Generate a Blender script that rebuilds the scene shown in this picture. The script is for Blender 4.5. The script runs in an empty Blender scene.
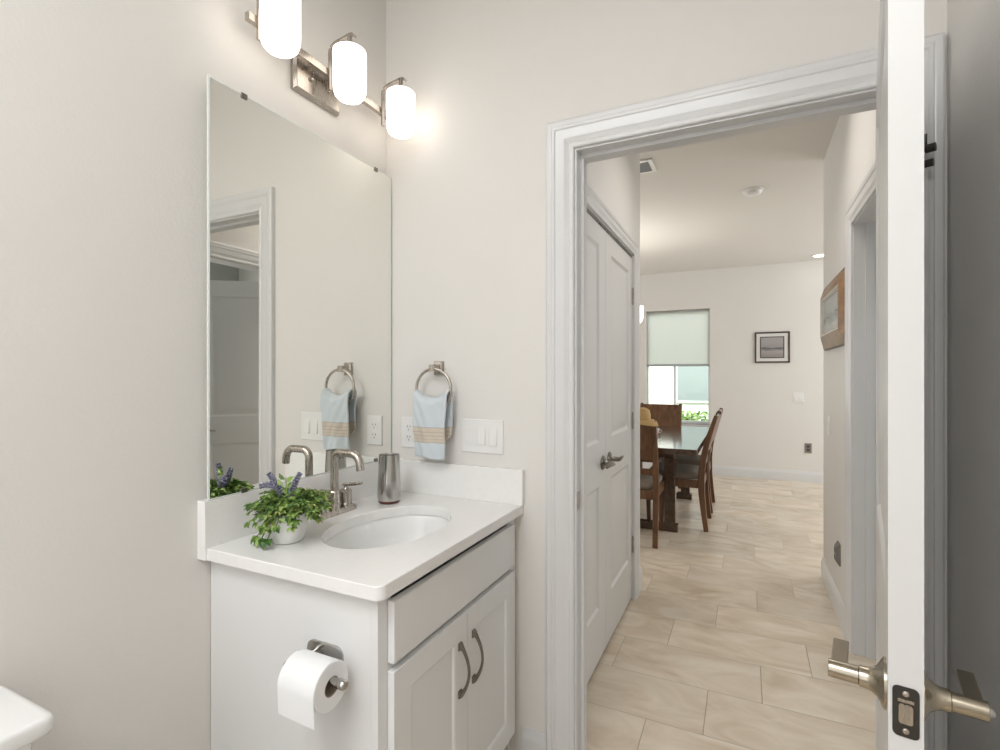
import bpy, bmesh, math, random
from mathutils import Vector, Matrix

S = bpy.context.scene
C = S.collection
PI = math.pi

# ------------------------------------------------------------------ camera
cam_d = bpy.data.cameras.new('camera')
cam = bpy.data.objects.new('camera', cam_d)
C.objects.link(cam)
cam_d.sensor_width = 36.0
cam_d.lens = 36.0 * 507.0 / 1000.0
cam_d.clip_start = 0.02
cam.location = (0, 0, 1.327)
cam.rotation_euler = (PI / 2, 0, math.atan(245.0 / 507.0))
S.camera = cam

# ------------------------------------------------------------------ exposure
S.view_settings.view_transform = 'Standard'
S.view_settings.look = 'None'
S.view_settings.gamma = 1.0
S.view_settings.use_curve_mapping = False
S.view_settings.exposure = 0.05

# ------------------------------------------------------------------ world (overcast bright sky)
W = bpy.data.worlds.new('sky')
S.world = W
W.use_nodes = True
W.node_tree.nodes['Background'].inputs[0].default_value = (0.93, 0.96, 1.0, 1)
W.node_tree.nodes['Background'].inputs[1].default_value = 3.9


def lamp(name, kind, loc, energy, color, size=0.1, size_y=None, rot=(0, 0, 0)):
    d = bpy.data.lights.new(name, kind)
    d.energy = energy
    d.color = color
    if kind == 'AREA':
        d.size = size
        if size_y:
            d.shape = 'RECTANGLE'
            d.size_y = size_y
    elif kind == 'POINT':
        d.shadow_soft_size = size
    elif kind == 'SUN':
        d.angle = size
    o = bpy.data.objects.new(name, d)
    C.objects.link(o)
    o.location = loc
    o.rotation_euler = rot
    return o


COOL = (0.90, 0.955, 1.0)
WARM = (1.0, 0.90, 0.78)
# sun on the neighbour's wall outside the dining window
lamp('sun', 'SUN', (0, 9, 6), 1.5, (1, 0.96, 0.9), math.radians(1), rot=(math.radians(50), 0, math.radians(15)))
# soft area light added overhead for the light falling from rear left
lamp('bathroom_overhead_fill', 'AREA', (-0.55, -0.75, 2.86), 36.5, (0.93, 0.955, 0.99), 1.2)
# cool fill added behind the camera to lift the lower walls
lamp('bathroom_rear_fill', 'AREA', (-0.70, -1.27, 1.35), 5.6, (0.85, 0.91, 1.0), 1.0, 1.5, (PI / 2, 0, 0))
# unseen fill light added above the hall to brighten it
lamp('hall_overhead_fill', 'AREA', (0.0, 2.65, 2.72), 6.0, (1, 0.945, 0.90), 0.7).data.spread = math.radians(130)
# unseen light added in the side room to brighten the closet doors
lamp('side_room_fill', 'AREA', (2.55, 2.35, 1.35), 33, COOL, 0.9, 1.5, (0, PI / 2, 0))
# unseen lights added: assumed daylight from the left, fill from right for the floor
lamp('dining_left_fill', 'AREA', (-3.95, 5.4, 1.5), 36, (0.97, 0.98, 1.0), 2.4, 2.0, (0, -PI / 2, 0))
lamp('dining_right_fill', 'AREA', (2.92, 5.9, 1.5), 84, (0.92, 0.96, 1.0), 2.0, 2.2, (0, math.radians(68), 0))


# ------------------------------------------------------------------ materials
def new_mat(name):
    m = bpy.data.materials.new(name)
    m.use_nodes = True
    nt = m.node_tree
    return m, nt, nt.nodes['Principled BSDF']


def N(nt, t, **kw):
    n = nt.nodes.new(t)
    for k, v in kw.items():
        setattr(n, k, v)
    return n


def L(nt, a, b):
    nt.links.new(a, b)


def plain(name, col, rough=0.5, metal=0.0, bump=0.0, scale=200.0, var=0.0, vscale=5.0, spec=0.5, coat=0.0, bdist=0.001):
    """A colour with a little procedural variation and a fine bump."""
    m, nt, b = new_mat(name)
    b.inputs['Roughness'].default_value = rough
    b.inputs['Metallic'].default_value = metal
    b.inputs['Specular IOR Level'].default_value = spec
    b.inputs['Coat Weight'].default_value = coat
    tc = N(nt, 'ShaderNodeTexCoord')
    nz = N(nt, 'ShaderNodeTexNoise')
    nz.inputs['Scale'].default_value = vscale
    nz.inputs['Detail'].default_value = 3
    L(nt, tc.outputs['Object'], nz.inputs['Vector'])
    mx = N(nt, 'ShaderNodeMix', data_type='RGBA')
    c = Vector(col[:3])
    lo = [max(0, x * (1 - var)) for x in c]
    hi = [min(1, x * (1 + var)) for x in c]
    mx.inputs['A'].default_value = (*lo, 1)
    mx.inputs['B'].default_value = (*hi, 1)
    L(nt, nz.outputs['Fac'], mx.inputs['Factor'])
    L(nt, mx.outputs['Result'], b.inputs['Base Color'])
    if bump > 0:
        n2 = N(nt, 'ShaderNodeTexNoise')
        n2.inputs['Scale'].default_value = scale
        n2.inputs['Detail'].default_value = 2
        L(nt, tc.outputs['Object'], n2.inputs['Vector'])
        bp = N(nt, 'ShaderNodeBump')
        bp.inputs['Strength'].default_value = bump
        bp.inputs['Distance'].default_value = bdist
        L(nt, n2.outputs['Fac'], bp.inputs['Height'])
        L(nt, bp.outputs['Normal'], b.inputs['Normal'])
    return m


def brushed(name, col, rough=0.3):
    m, nt, b = new_mat(name)
    b.inputs['Metallic'].default_value = 1
    tc = N(nt, 'ShaderNodeTexCoord')
    mp = N(nt, 'ShaderNodeMapping')
    mp.inputs['Scale'].default_value = (400, 400, 30)
    nz = N(nt, 'ShaderNodeTexNoise')
    nz.inputs['Scale'].default_value = 1.0
    L(nt, tc.outputs['Object'], mp.inputs['Vector'])
    L(nt, mp.outputs['Vector'], nz.inputs['Vector'])
    r = N(nt, 'ShaderNodeMapRange')
    r.inputs['To Min'].default_value = rough * 0.8
    r.inputs['To Max'].default_value = rough * 1.25
    L(nt, nz.outputs['Fac'], r.inputs['Value'])
    L(nt, r.outputs['Result'], b.inputs['Roughness'])
    b.inputs['Base Color'].default_value = (*col, 1)
    return m


def emit(name, col, strength, base=(0.9, 0.9, 0.88)):
    m, nt, b = new_mat(name)
    b.inputs['Base Color'].default_value = (*base, 1)
    b.inputs['Roughness'].default_value = 0.3
    b.inputs['Emission Color'].default_value = (*col, 1)
    b.inputs['Emission Strength'].default_value = strength
    return m


def wood(name, c1, c2, rough=0.4, axis=(1, 12, 12), scale=3.0, coat=0.0):
    m, nt, b = new_mat(name)
    tc = N(nt, 'ShaderNodeTexCoord')
    mp = N(nt, 'ShaderNodeMapping')
    mp.inputs['Scale'].default_value = axis
    nz = N(nt, 'ShaderNodeTexNoise')
    nz.inputs['Scale'].default_value = scale
    nz.inputs['Detail'].default_value = 6
    nz.inputs['Distortion'].default_value = 0.6
    L(nt, tc.outputs['Object'], mp.inputs['Vector'])
    L(nt, mp.outputs['Vector'], nz.inputs['Vector'])
    cr = N(nt, 'ShaderNodeValToRGB')
    cr.color_ramp.elements[0].position = 0.3
    cr.color_ramp.elements[0].color = (*c1, 1)
    cr.color_ramp.elements[1].position = 0.7
    cr.color_ramp.elements[1].color = (*c2, 1)
    L(nt, nz.outputs['Fac'], cr.inputs['Fac'])
    L(nt, cr.outputs['Color'], b.inputs['Base Color'])
    b.inputs['Roughness'].default_value = rough
    b.inputs['Coat Weight'].default_value = coat
    b.inputs['Coat Roughness'].default_value = 0.1
    return m


def tile_floor():
    m, nt, b = new_mat('floor_tile')
    geo = N(nt, 'ShaderNodeNewGeometry')
    sep = N(nt, 'ShaderNodeSeparateXYZ')
    L(nt, geo.outputs['Position'], sep.inputs[0])

    def mth(op, a, bb=None, c=None):
        n = N(nt, 'ShaderNodeMath', operation=op)
        for i, v in enumerate((a, bb, c)):
            if v is None:
                continue
            if isinstance(v, (int, float)):
                n.inputs[i].default_value = v
            else:
                L(nt, v, n.inputs[i])
        return n.outputs[0]
    TH, TL = 0.2955, 0.61
    yy = mth('DIVIDE', mth('SUBTRACT', sep.outputs['Y'], 2.3035), TH)   # row coordinate
    row = mth('FLOOR', yy)
    # joint x of row 0 (2.30..2.60) is .066, shifting +.2033 every row
    xs = mth('SUBTRACT', sep.outputs['X'], mth('MULTIPLY_ADD', row, TL / 3.0, 0.063))
    xx = mth('DIVIDE', xs, TL)
    col = mth('FLOOR', xx)
    fy = mth('MULTIPLY', mth('FRACT', yy), TH)
    fx = mth('MULTIPLY', mth('FRACT', xx), TL)
    dy = mth('MINIMUM', fy, mth('SUBTRACT', TH, fy))
    dx = mth('MINIMUM', fx, mth('SUBTRACT', TL, fx))
    dd = mth('MINIMUM', dx, dy)
    grout = N(nt, 'ShaderNodeMapRange', interpolation_type='SMOOTHSTEP')
    grout.inputs['From Min'].default_value = 0.0012
    grout.inputs['From Max'].default_value = 0.0030
    L(nt, dd, grout.inputs['Value'])
    # random per tile
    cmb = N(nt, 'ShaderNodeCombineXYZ')
    L(nt, col, cmb.inputs[0])
    L(nt, row, cmb.inputs[1])
    wn = N(nt, 'ShaderNodeTexWhiteNoise', noise_dimensions='3D')
    L(nt, cmb.outputs[0], wn.inputs['Vector'])
    # veining: stretched noise offset by the random colour
    vm = N(nt, 'ShaderNodeVectorMath', operation='MULTIPLY_ADD')
    L(nt, wn.outputs['Color'], vm.inputs[0])
    vm.inputs[1].default_value = (40, 40, 40)
    mp = N(nt, 'ShaderNodeMapping')
    mp.inputs['Scale'].default_value = (1.6, 3.2, 1)
    mp.inputs['Rotation'].default_value = (0, 0, 0.5)
    L(nt, geo.outputs['Position'], mp.inputs['Vector'])
    L(nt, mp.outputs['Vector'], vm.inputs[2])
    nz = N(nt, 'ShaderNodeTexNoise')
    nz.inputs['Scale'].default_value = 1.7
    nz.inputs['Detail'].default_value = 6
    nz.inputs['Roughness'].default_value = 0.55
    nz.inputs['Distortion'].default_value = 1.2
    L(nt, vm.outputs[0], nz.inputs['Vector'])
    cr = N(nt, 'ShaderNodeValToRGB')
    e = cr.color_ramp.elements
    e[0].position, e[0].color = 0.30, (0.57, 0.465, 0.345, 1)
    e[1].position, e[1].color = 0.66, (0.75, 0.665, 0.545, 1)
    e2 = e.new(0.47)
    e2.color = (0.665, 0.565, 0.44, 1)
    L(nt, nz.outputs['Fac'], cr.inputs['Fac'])
    hv = N(nt, 'ShaderNodeHueSaturation')
    L(nt, cr.outputs['Color'], hv.inputs['Color'])
    val = mth('MULTIPLY_ADD', wn.outputs['Value'], 0.16, 0.92)
    L(nt, val, hv.inputs['Value'])
    mx = N(nt, 'ShaderNodeMix', data_type='RGBA')
    mx.inputs['A'].default_value = (0.41, 0.34, 0.26, 1)
    L(nt, grout.outputs['Result'], mx.inputs['Factor'])
    L(nt, hv.outputs['Color'], mx.inputs['B'])
    L(nt, mx.outputs['Result'], b.inputs['Base Color'])
    rr = N(nt, 'ShaderNodeMapRange')
    rr.inputs['To Min'].default_value = 0.8
    rr.inputs['To Max'].default_value = 0.24
    L(nt, grout.outputs['Result'], rr.inputs['Value'])
    L(nt, rr.outputs['Result'], b.inputs['Roughness'])
    bp = N(nt, 'ShaderNodeBump')
    bp.inputs['Distance'].default_value = 0.001
    bp.inputs['Strength'].default_value = 0.6
    L(nt, grout.outputs['Result'], bp.inputs['Height'])
    L(nt, bp.outputs['Normal'], b.inputs['Normal'])
    return m


def leafy(name, c1, c2, rough=0.5):
    m, nt, b = new_mat(name)
    geo = N(nt, 'ShaderNodeNewGeometry')
    cr = N(nt, 'ShaderNodeValToRGB')
    cr.color_ramp.elements[0].color = (*c1, 1)
    cr.color_ramp.elements[1].color = (*c2, 1)
    L(nt, geo.outputs['Random Per Island'], cr.inputs['Fac'])
    L(nt, cr.outputs['Color'], b.inputs['Base Color'])
    b.inputs['Roughness'].default_value = rough
    b.inputs['Subsurface Weight'].default_value = 0.0
    return m


def towel_mat():
    """Pale blue terry cloth with a beige woven band (bands follow object Z, z = 0 at the hanging edge)."""
    m, nt, b = new_mat('towel_cloth')
    tc = N(nt, 'ShaderNodeTexCoord')
    sep = N(nt, 'ShaderNodeSeparateXYZ')
    L(nt, tc.outputs['Object'], sep.inputs[0])
    cr = N(nt, 'ShaderNodeValToRGB')
    cr.color_ramp.interpolation = 'CONSTANT'
    mr = N(nt, 'ShaderNodeMapRange')
    mr.inputs['From Min'].default_value = 0.0
    mr.inputs['From Max'].default_value = 0.25
    L(nt, sep.outputs['Z'], mr.inputs['Value'])
    L(nt, mr.outputs['Result'], cr.inputs['Fac'])
    blue = (0.63, 0.685, 0.715, 1)
    beige = (0.64, 0.56, 0.46, 1)
    dark = (0.42, 0.37, 0.31, 1)
    e = cr.color_ramp.elements
    e[0].position, e[0].color = 0.0, blue
    e[1].position, e[1].color = 0.222, dark
    for p, c in [(0.23, beige), (0.27, dark), (0.277, beige), (0.32, dark), (0.327, beige), (0.37, dark),
                 (0.377, beige), (0.434, dark), (0.445, blue)]:
        x = e.new(p)
        x.color = c
    nz = N(nt, 'ShaderNodeTexNoise')
    nz.inputs['Scale'].default_value = 350
    L(nt, tc.outputs['Object'], nz.inputs['Vector'])
    bp = N(nt, 'ShaderNodeBump')
    bp.inputs['Strength'].default_value = 0.8
    bp.inputs['Distance'].default_value = 0.002
    L(nt, nz.outputs['Fac'], bp.inputs['Height'])
    L(nt, bp.outputs['Normal'], b.inputs['Normal'])
    L(nt, cr.outputs['Color'], b.inputs['Base Color'])
    b.inputs['Roughness'].default_value = 0.95
    b.inputs['Sheen Weight'].default_value = 0.3
    return m


def seascape(name, sky, sea, sand, z0, z1, scale):
    """A plain procedural beach view in bands along object Z."""
    m, nt, b = new_mat(name)
    tc = N(nt, 'ShaderNodeTexCoord')
    sep = N(nt, 'ShaderNodeSeparateXYZ')
    L(nt, tc.outputs['Object'], sep.inputs[0])
    mr = N(nt, 'ShaderNodeMapRange')
    mr.inputs['From Min'].default_value = z0
    mr.inputs['From Max'].default_value = z1
    L(nt, sep.outputs['Z'], mr.inputs['Value'])
    nz = N(nt, 'ShaderNodeTexNoise')
    nz.inputs['Scale'].default_value = scale
    nz.inputs['Detail'].default_value = 5
    mp = N(nt, 'ShaderNodeMapping')
    mp.inputs['Scale'].default_value = (1, 1, 4)
    L(nt, tc.outputs['Object'], mp.inputs['Vector'])
    L(nt, mp.outputs['Vector'], nz.inputs['Vector'])
    ma = N(nt, 'ShaderNodeMath', operation='MULTIPLY_ADD')
    ma.inputs[1].default_value = 0.28
    L(nt, nz.outputs['Fac'], ma.inputs[0])
    L(nt, mr.outputs['Result'], ma.inputs[2])
    cr = N(nt, 'ShaderNodeValToRGB')
    e = cr.color_ramp.elements
    e[0].position, e[0].color = 0.15, (*sand, 1)
    e[1].position, e[1].color = 1.0, (*sky, 1)
    for p, c in [(0.38, [x * 1.25 for x in sand]), (0.50, sea), (0.60, [x * .6 for x in sea]), (0.66, [x * .85 for x in sky])]:
        x = e.new(p)
        x.color = (*c, 1)
    L(nt, ma.outputs[0], cr.inputs['Fac'])
    L(nt, cr.outputs['Color'], b.inputs['Base Color'])
    b.inputs['Roughness'].default_value = 0.25
    return m


def glass_mat():
    m, nt, b = new_mat('window_glass')
    out = nt.nodes['Material Output']
    tr = N(nt, 'ShaderNodeBsdfTransparent')
    gl = N(nt, 'ShaderNodeBsdfGlossy')
    gl.inputs['Roughness'].default_value = 0.02
    fr = N(nt, 'ShaderNodeFresnel')
    fr.inputs['IOR'].default_value = 1.45
    mx = N(nt, 'ShaderNodeMixShader')
    tr.inputs['Color'].default_value = (0.97, 0.985, 0.98, 1)
    L(nt, fr.outputs[0], mx.inputs[0])
    L(nt, tr.outputs[0], mx.inputs[1])
    L(nt, gl.outputs[0], mx.inputs[2])
    L(nt, mx.outputs[0], out.inputs['Surface'])
    return m


def blind_mat():
    m, nt, b = new_mat('blind_fabric')
    out = nt.nodes['Material Output']
    tl = N(nt, 'ShaderNodeBsdfTranslucent')
    tl.inputs['Color'].default_value = (0.85, 0.845, 0.835, 1)
    df = N(nt, 'ShaderNodeBsdfDiffuse')
    df.inputs['Color'].default_value = (0.82, 0.83, 0.80, 1)
    tc = N(nt, 'ShaderNodeTexCoord')
    wv = N(nt, 'ShaderNodeTexNoise')
    wv.inputs['Scale'].default_value = 300
    L(nt, tc.outputs['Object'], wv.inputs['Vector'])
    bp = N(nt, 'ShaderNodeBump')
    bp.inputs['Strength'].default_value = 0.2
    L(nt, wv.outputs['Fac'], bp.inputs['Height'])
    L(nt, bp.outputs['Normal'], df.inputs['Normal'])
    mx = N(nt, 'ShaderNodeMixShader')
    mx.inputs[0].default_value = 0.9
    L(nt, df.outputs[0], mx.inputs[1])
    L(nt, tl.outputs[0], mx.inputs[2])
    L(nt, mx.outputs[0], out.inputs['Surface'])
    return m


M = {
    'wall': plain('wall_paint', (0.765, 0.740, 0.702), 0.55, bump=0.5, scale=130, var=0.012, spec=0.4, bdist=0.0012),
    'ceiling': plain('ceiling_paint', (0.74, 0.715, 0.67), 0.7, bump=0.2, scale=120, var=0.01),
    'trim': plain('trim_enamel', (0.70, 0.698, 0.692), 0.28, var=0.01, coat=0.2),
    'door': plain('door_enamel', (0.67, 0.664, 0.65), 0.33, var=0.01),
    'cabinet': plain('cabinet_enamel', (0.80, 0.795, 0.785), 0.35, var=0.01),
    'quartz': plain('white_quartz', (0.88, 0.868, 0.845), 0.16, var=0.03, vscale=60),
    'porcelain': plain('porcelain', (0.86, 0.855, 0.84), 0.07, var=0.01),
    'nickel': brushed('brushed_nickel', (0.46, 0.42, 0.375), 0.27),
    'chrome': brushed('polished_steel', (0.50, 0.49, 0.47), 0.17),
    'dark_nickel': brushed('antique_nickel', (0.22, 0.205, 0.18), 0.30),
    'bronze': brushed('satin_brass_nickel', (0.40, 0.355, 0.28), 0.22),
    'black': plain('black_metal', (0.03, 0.028, 0.026), 0.4, var=0.1),
    'latch': plain('latch_plate_metal', (0.045, 0.04, 0.033), 0.4, metal=0.4, var=0.2, vscale=80),
    'mirror': brushed('mirror_silver', (0.885, 0.885, 0.845), 0.012),
    'mirror_edge': plain('mirror_edge', (0.72, 0.76, 0.72), 0.2),
    'shade': emit('frosted_glass_lit', (1.0, 0.915, 0.83), 2.35),
    'shade_far': emit('chandelier_glass_lit', (1.0, 0.95, 0.86), 2.0),
    'downlight': emit('downlight_lens', (1.0, 0.96, 0.90), 6.0),
    'plastic': plain('white_plastic', (0.83, 0.82, 0.80), 0.3, var=0.005),
    'plastic_grey': plain('grey_plate', (0.26, 0.24, 0.22), 0.4, metal=0.5, var=0.05),
    'slot': plain('dark_slot', (0.05, 0.05, 0.05), 0.6),
    'paper': plain('tissue_paper', (0.88, 0.88, 0.875), 0.95, bump=0.5, scale=400, var=0.01),
    'card': plain('cardboard', (0.30, 0.24, 0.18), 0.9, var=0.05),
    'pot': plain('pot_glaze', (0.82, 0.81, 0.79), 0.35, var=0.02),
    'soil': plain('soil', (0.03, 0.022, 0.015), 0.95, bump=0.8, scale=90),
    'leaf': leafy('leaf_green', (0.05, 0.14, 0.025), (0.34, 0.47, 0.12)),
    'sprig': leafy('sprig_yellow_green', (0.20, 0.27, 0.05), (0.52, 0.54, 0.18)),
    'stem': plain('stem_green', (0.10, 0.18, 0.04), 0.6, var=0.2),
    'lavender': leafy('lavender_bloom', (0.13, 0.13, 0.20), (0.36, 0.35, 0.45), 0.8),
    'base_band': plain('brown_band', (0.13, 0.035, 0.022), 0.35, var=0.05),
    'towel': towel_mat(),
    'floor': tile_floor(),
    'table': wood('dark_walnut', (0.045, 0.026, 0.015), (0.10, 0.055, 0.03), 0.16, (12, 1, 12), 3.0, coat=0.4),
    'chair': wood('stained_wood', (0.085, 0.036, 0.014), (0.20, 0.092, 0.036), 0.3, (10, 10, 1.2), 3.0),
    'cushion': plain('seat_fabric', (0.26, 0.22, 0.175), 0.9, bump=0.6, scale=500, var=0.08),
    'straw': plain('straw', (0.52, 0.35, 0.15), 0.8, bump=0.8, scale=220, var=0.15, vscale=90),
    'gold_wood': wood('golden_oak_frame', (0.15, 0.068, 0.02), (0.33, 0.16, 0.047), 0.35, (6, 1, 6), 6.0),
    'dark_frame': plain('dark_frame', (0.07, 0.055, 0.05), 0.4, var=0.2, vscale=30),
    'silver': plain('silver_leaf', (0.62, 0.60, 0.56), 0.35, metal=0.6, var=0.06, vscale=40),
    'mat_board': plain('mat_board', (0.74, 0.73, 0.70), 0.8, var=0.01),
    'art_far': seascape('grey_seascape', (0.38, 0.36, 0.35), (0.22, 0.205, 0.21), (0.30, 0.275, 0.265), -0.10, 0.10, 10),
    'art_hall': seascape('pale_landscape', (0.36, 0.38, 0.37), (0.24, 0.27, 0.28), (0.33, 0.33, 0.31), -0.13, 0.13, 8),
    'glass': glass_mat(),
    'blind': blind_mat(),
    'vinyl': plain('window_vinyl', (0.80, 0.82, 0.82), 0.4, var=0.01),
    'rail': plain('blind_rail', (0.42, 0.45, 0.46), 0.5, var=0.02),
    'stucco': plain('white_stucco', (0.80, 0.80, 0.77), 0.9, bump=0.5, scale=60, var=0.02),
    'house_blind': plain('neighbour_blind', (0.39, 0.435, 0.46), 0.4, var=0.04, vscale=2),
    'hedge': leafy('hedge_leaf', (0.05, 0.13, 0.02), (0.26, 0.38, 0.09)),
    'grass': plain('lawn', (0.35, 0.46, 0.16), 0.9, bump=1, scale=40, var=0.3, vscale=30),
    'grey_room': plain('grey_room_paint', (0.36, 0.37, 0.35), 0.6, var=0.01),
}


# ------------------------------------------------------------------ mesh builder
class MB:
    def __init__(self):
        self.v = []
        self.f = []

    def add(self, vs, fs):
        k = len(self.v)
        self.v += [tuple(p) for p in vs]
        self.f += [tuple(i + k for i in q) for q in fs]
        return self

    def box(self, x0, x1, y0, y1, z0, z1):
        vs = [(x, y, z) for z in (z0, z1) for y in (y0, y1) for x in (x0, x1)]
        return self.add(vs, [(0, 2, 3, 1), (4, 5, 7, 6), (0, 1, 5, 4), (2, 6, 7, 3), (0, 4, 6, 2), (1, 3, 7, 5)])

    def ring_loft(self, rings, cap0=True, cap1=True, closed=True):
        """rings: list of equal-length vertex loops."""
        n = len(rings[0])
        vs = [p for r in rings for p in r]
        fs = []
        for i in range(len(rings) - 1):
            for j in range(n if closed else n - 1):
                a, b = i * n + j, i * n + (j + 1) % n
                fs.append((a, b, b + n, a + n))
        if cap0:
            fs.append(tuple(reversed(range(n))))
        if cap1:
            k = (len(rings) - 1) * n
            fs.append(tuple(range(k, k + n)))
        return self.add(vs, fs)

    def lathe(self, prof, c=(0, 0, 0), axis=(0, 0, 1), seg=32, cap0=True, cap1=True):
        ax = Vector(axis).normalized()
        u = ax.orthogonal().normalized()
        w = ax.cross(u)
        c = Vector(c)
        rings = []
        for r, h in prof:
            rings.append([c + ax * h + (u * math.cos(2 * PI * k / seg) + w * math.sin(2 * PI * k / seg)) * r for k in range(seg)])
        return self.ring_loft(rings, cap0, cap1)

    def cyl(self, p0, p1, r0, r1=None, seg=20):
        p0, p1 = Vector(p0), Vector(p1)
        return self.lathe([(r0, 0), (r0 if r1 is None else r1, (p1 - p0).length)], p0, p1 - p0, seg)

    def tube(self, path, r, seg=12, closed=False, sq=1.0):
        """sweep a circle (or ellipse: sq scales the second axis) along a path; r is a number or a list"""
        P = [Vector(p) for p in path]
        n = len(P)
        rs = r if isinstance(r, (list, tuple)) else [r] * n
        T = []
        for i in range(n):
            a = P[(i - 1) % n] if (closed or i > 0) else P[i]
            b = P[(i + 1) % n] if (closed or i < n - 1) else P[i]
            T.append((b - a).normalized())
        u = T[0].orthogonal().normalized()
        rings = []
        for i in range(n):
            u = (u - T[i] * u.dot(T[i])).normalized()
            w = T[i].cross(u)
            rings.append([P[i] + (u * math.cos(2 * PI * k / seg) + w * math.sin(2 * PI * k / seg) * sq) * rs[i] for k in range(seg)])
        if closed:
            rings.append(rings[0])
            return self.ring_loft(rings, False, False)
        return self.ring_loft(rings)

    def bar(self, path, w, t, up=(0, 0, 1)):
        """rectangular section swept along a path: w across 'side', t along 'up'-ish; each number or list"""
        P = [Vector(p) for p in path]
        n = len(P)
        ws = w if isinstance(w, (list, tuple)) else [w] * n
        ts = t if isinstance(t, (list, tuple)) else [t] * n
        rings = []
        for i in range(n):
            T = (P[min(i + 1, n - 1)] - P[max(i - 1, 0)]).normalized()
            side = T.cross(Vector(up)).normalized()
            nn = side.cross(T).normalized()
            a, b = side * ws[i] / 2, nn * ts[i] / 2
            rings.append([P[i] - a - b, P[i] + a - b, P[i] + a + b, P[i] - a + b])
        return self.ring_loft(rings)

    def prism(self, poly, fn, d0, d1):
        """poly: 2-D outline, fn(a, b, d) -> point"""
        return self.ring_loft([[fn(a, b, d0) for a, b in poly], [fn(a, b, d1) for a, b in poly]])

    def panels(self, x0, x1, z0, z1, rects, y, sg, rings, fill=True):
        """a flat face at depth y (outward normal sg*Y) with moulded rectangular panels"""
        xs = sorted({x0, x1, *[r[0] for r in rects], *[r[1] for r in rects]})
        zs = sorted({z0, z1, *[r[2] for r in rects], *[r[3] for r in rects]})

        def quad(a, b, c, d):
            self.add([a, b, c, d], [(0, 1, 2, 3) if sg < 0 else (3, 2, 1, 0)])
        for i in range(len(xs) - 1):
            for j in range(len(zs) - 1):
                cx, cz = (xs[i] + xs[i + 1]) / 2, (zs[j] + zs[j + 1]) / 2
                if any(r[0] < cx < r[1] and r[2] < cz < r[3] for r in rects):
                    continue
                quad((xs[i], y, zs[j]), (xs[i + 1], y, zs[j]), (xs[i + 1], y, zs[j + 1]), (xs[i], y, zs[j + 1]))
        for a0, a1, b0, b1 in rects:
            loops = []
            for ins, dep in rings:
                yy = y - sg * dep
                loops.append([(a0 + ins, yy, b0 + ins), (a1 - ins, yy, b0 + ins), (a1 - ins, yy, b1 - ins), (a0 + ins, yy, b1 - ins)])
            for A, B in zip(loops, loops[1:]):
                for k in range(4):
                    quad(A[k], A[(k + 1) % 4], B[(k + 1) % 4], B[k])
            if fill:
                quad(*loops[-1])
        return self

    def slab_sides(self, x0, x1, z0, z1, y0, y1):
        for a, b in (((x0, z0), (x1, z0)), ((x1, z0), (x1, z1)), ((x1, z1), (x0, z1)), ((x0, z1), (x0, z0))):
            self.add([(a[0], y0, a[1]), (b[0], y0, b[1]), (b[0], y1, b[1]), (a[0], y1, a[1])], [(0, 3, 2, 1)])
        return self

    def build(self, name, mat, parent=None, smooth=None, bevel=0.0, seg=2, local=False, weld=False):
        me = bpy.data.meshes.new(name)
        off = Vector((0, 0, 0))
        if parent is not None and not local:
            p = parent
            while p is not None:
                off += p.location
                p = p.parent
        me.from_pydata([tuple(Vector(p) - off) for p in self.v], [], self.f)
        bm = bmesh.new()
        bm.from_mesh(me)
        if weld:
            bmesh.ops.remove_doubles(bm, verts=bm.verts, dist=1e-5)
        bmesh.ops.recalc_face_normals(bm, faces=bm.faces)
        bm.to_mesh(me)
        bm.free()
        me.materials.append(M[mat] if isinstance(mat, str) else mat)
        o = bpy.data.objects.new(name, me)
        C.objects.link(o)
        o.parent = parent
        if smooth:
            for p in me.polygons:
                p.use_smooth = True
            me.set_sharp_from_angle(angle=math.radians(smooth))
        if bevel:
            bv = o.modifiers.new('bevel', 'BEVEL')
            bv.width = bevel
            bv.segments = seg
            bv.limit_method = 'ANGLE'
            bv.angle_limit = math.radians(40)
            bv.use_clamp_overlap = True
        return o


def tag(o, label, cat=None, group=None, kind=None):
    o['label'] = label
    if cat:
        o['category'] = cat
    if group:
        o['group'] = group
    if kind:
        o['kind'] = kind
    return o


def thing(name, label, cat, loc=(0, 0, 0), rz=0.0, group=None):
    o = bpy.data.objects.new(name, None)
    C.objects.link(o)
    o.empty_display_size = 0.05
    o.location = loc
    o.rotation_euler = (0, 0, rz)
    return tag(o, label, cat, group)


def struct(name, mb, mat, label, cat, **kw):
    o = mb.build(name, mat, **kw)
    o['kind'] = 'structure'
    o['label'] = label
    o['category'] = cat
    return o


def copy_tree(o, parent=None):
    c = o.copy()
    C.objects.link(c)
    c.parent = parent
    for ch in list(o.children):
        copy_tree(ch, c)
    return c


def rrect(cx, cy, w, h, r, n=6):
    out = []
    for sx, sy, a0 in ((1, 1, 0), (-1, 1, 90), (-1, -1, 180), (1, -1, 270)):
        for k in range(n + 1):
            a = math.radians(a0 + 90 * k / n)
            out.append((cx + sx * (w / 2 - r) + r * math.cos(a), cy + sy * (h / 2 - r) + r * math.sin(a)))
    return out


def arc(c, r, a0, a1, n, fn):
    return [fn(c[0] + r * math.cos(math.radians(a0 + (a1 - a0) * k / n)), c[1] + r * math.sin(math.radians(a0 + (a1 - a0) * k / n))) for k in range(n + 1)]


CASING = [(0, 0), (0, .009), (.004, .012), (.012, .012), (.016, .010), (.022, .012), (.030, .015), (.034, .017), (.060, .019),
          (.064, .022), (.070, .0225), (.073, .020), (.078, .022), (.088, .022), (.093, .019), (.094, .013), (.094, 0)]
BASE = [(0, 0), (0, .014), (.095, .014), (.105, .012), (.112, .008), (.122, .007), (.13, .004), (.13, 0)]


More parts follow.
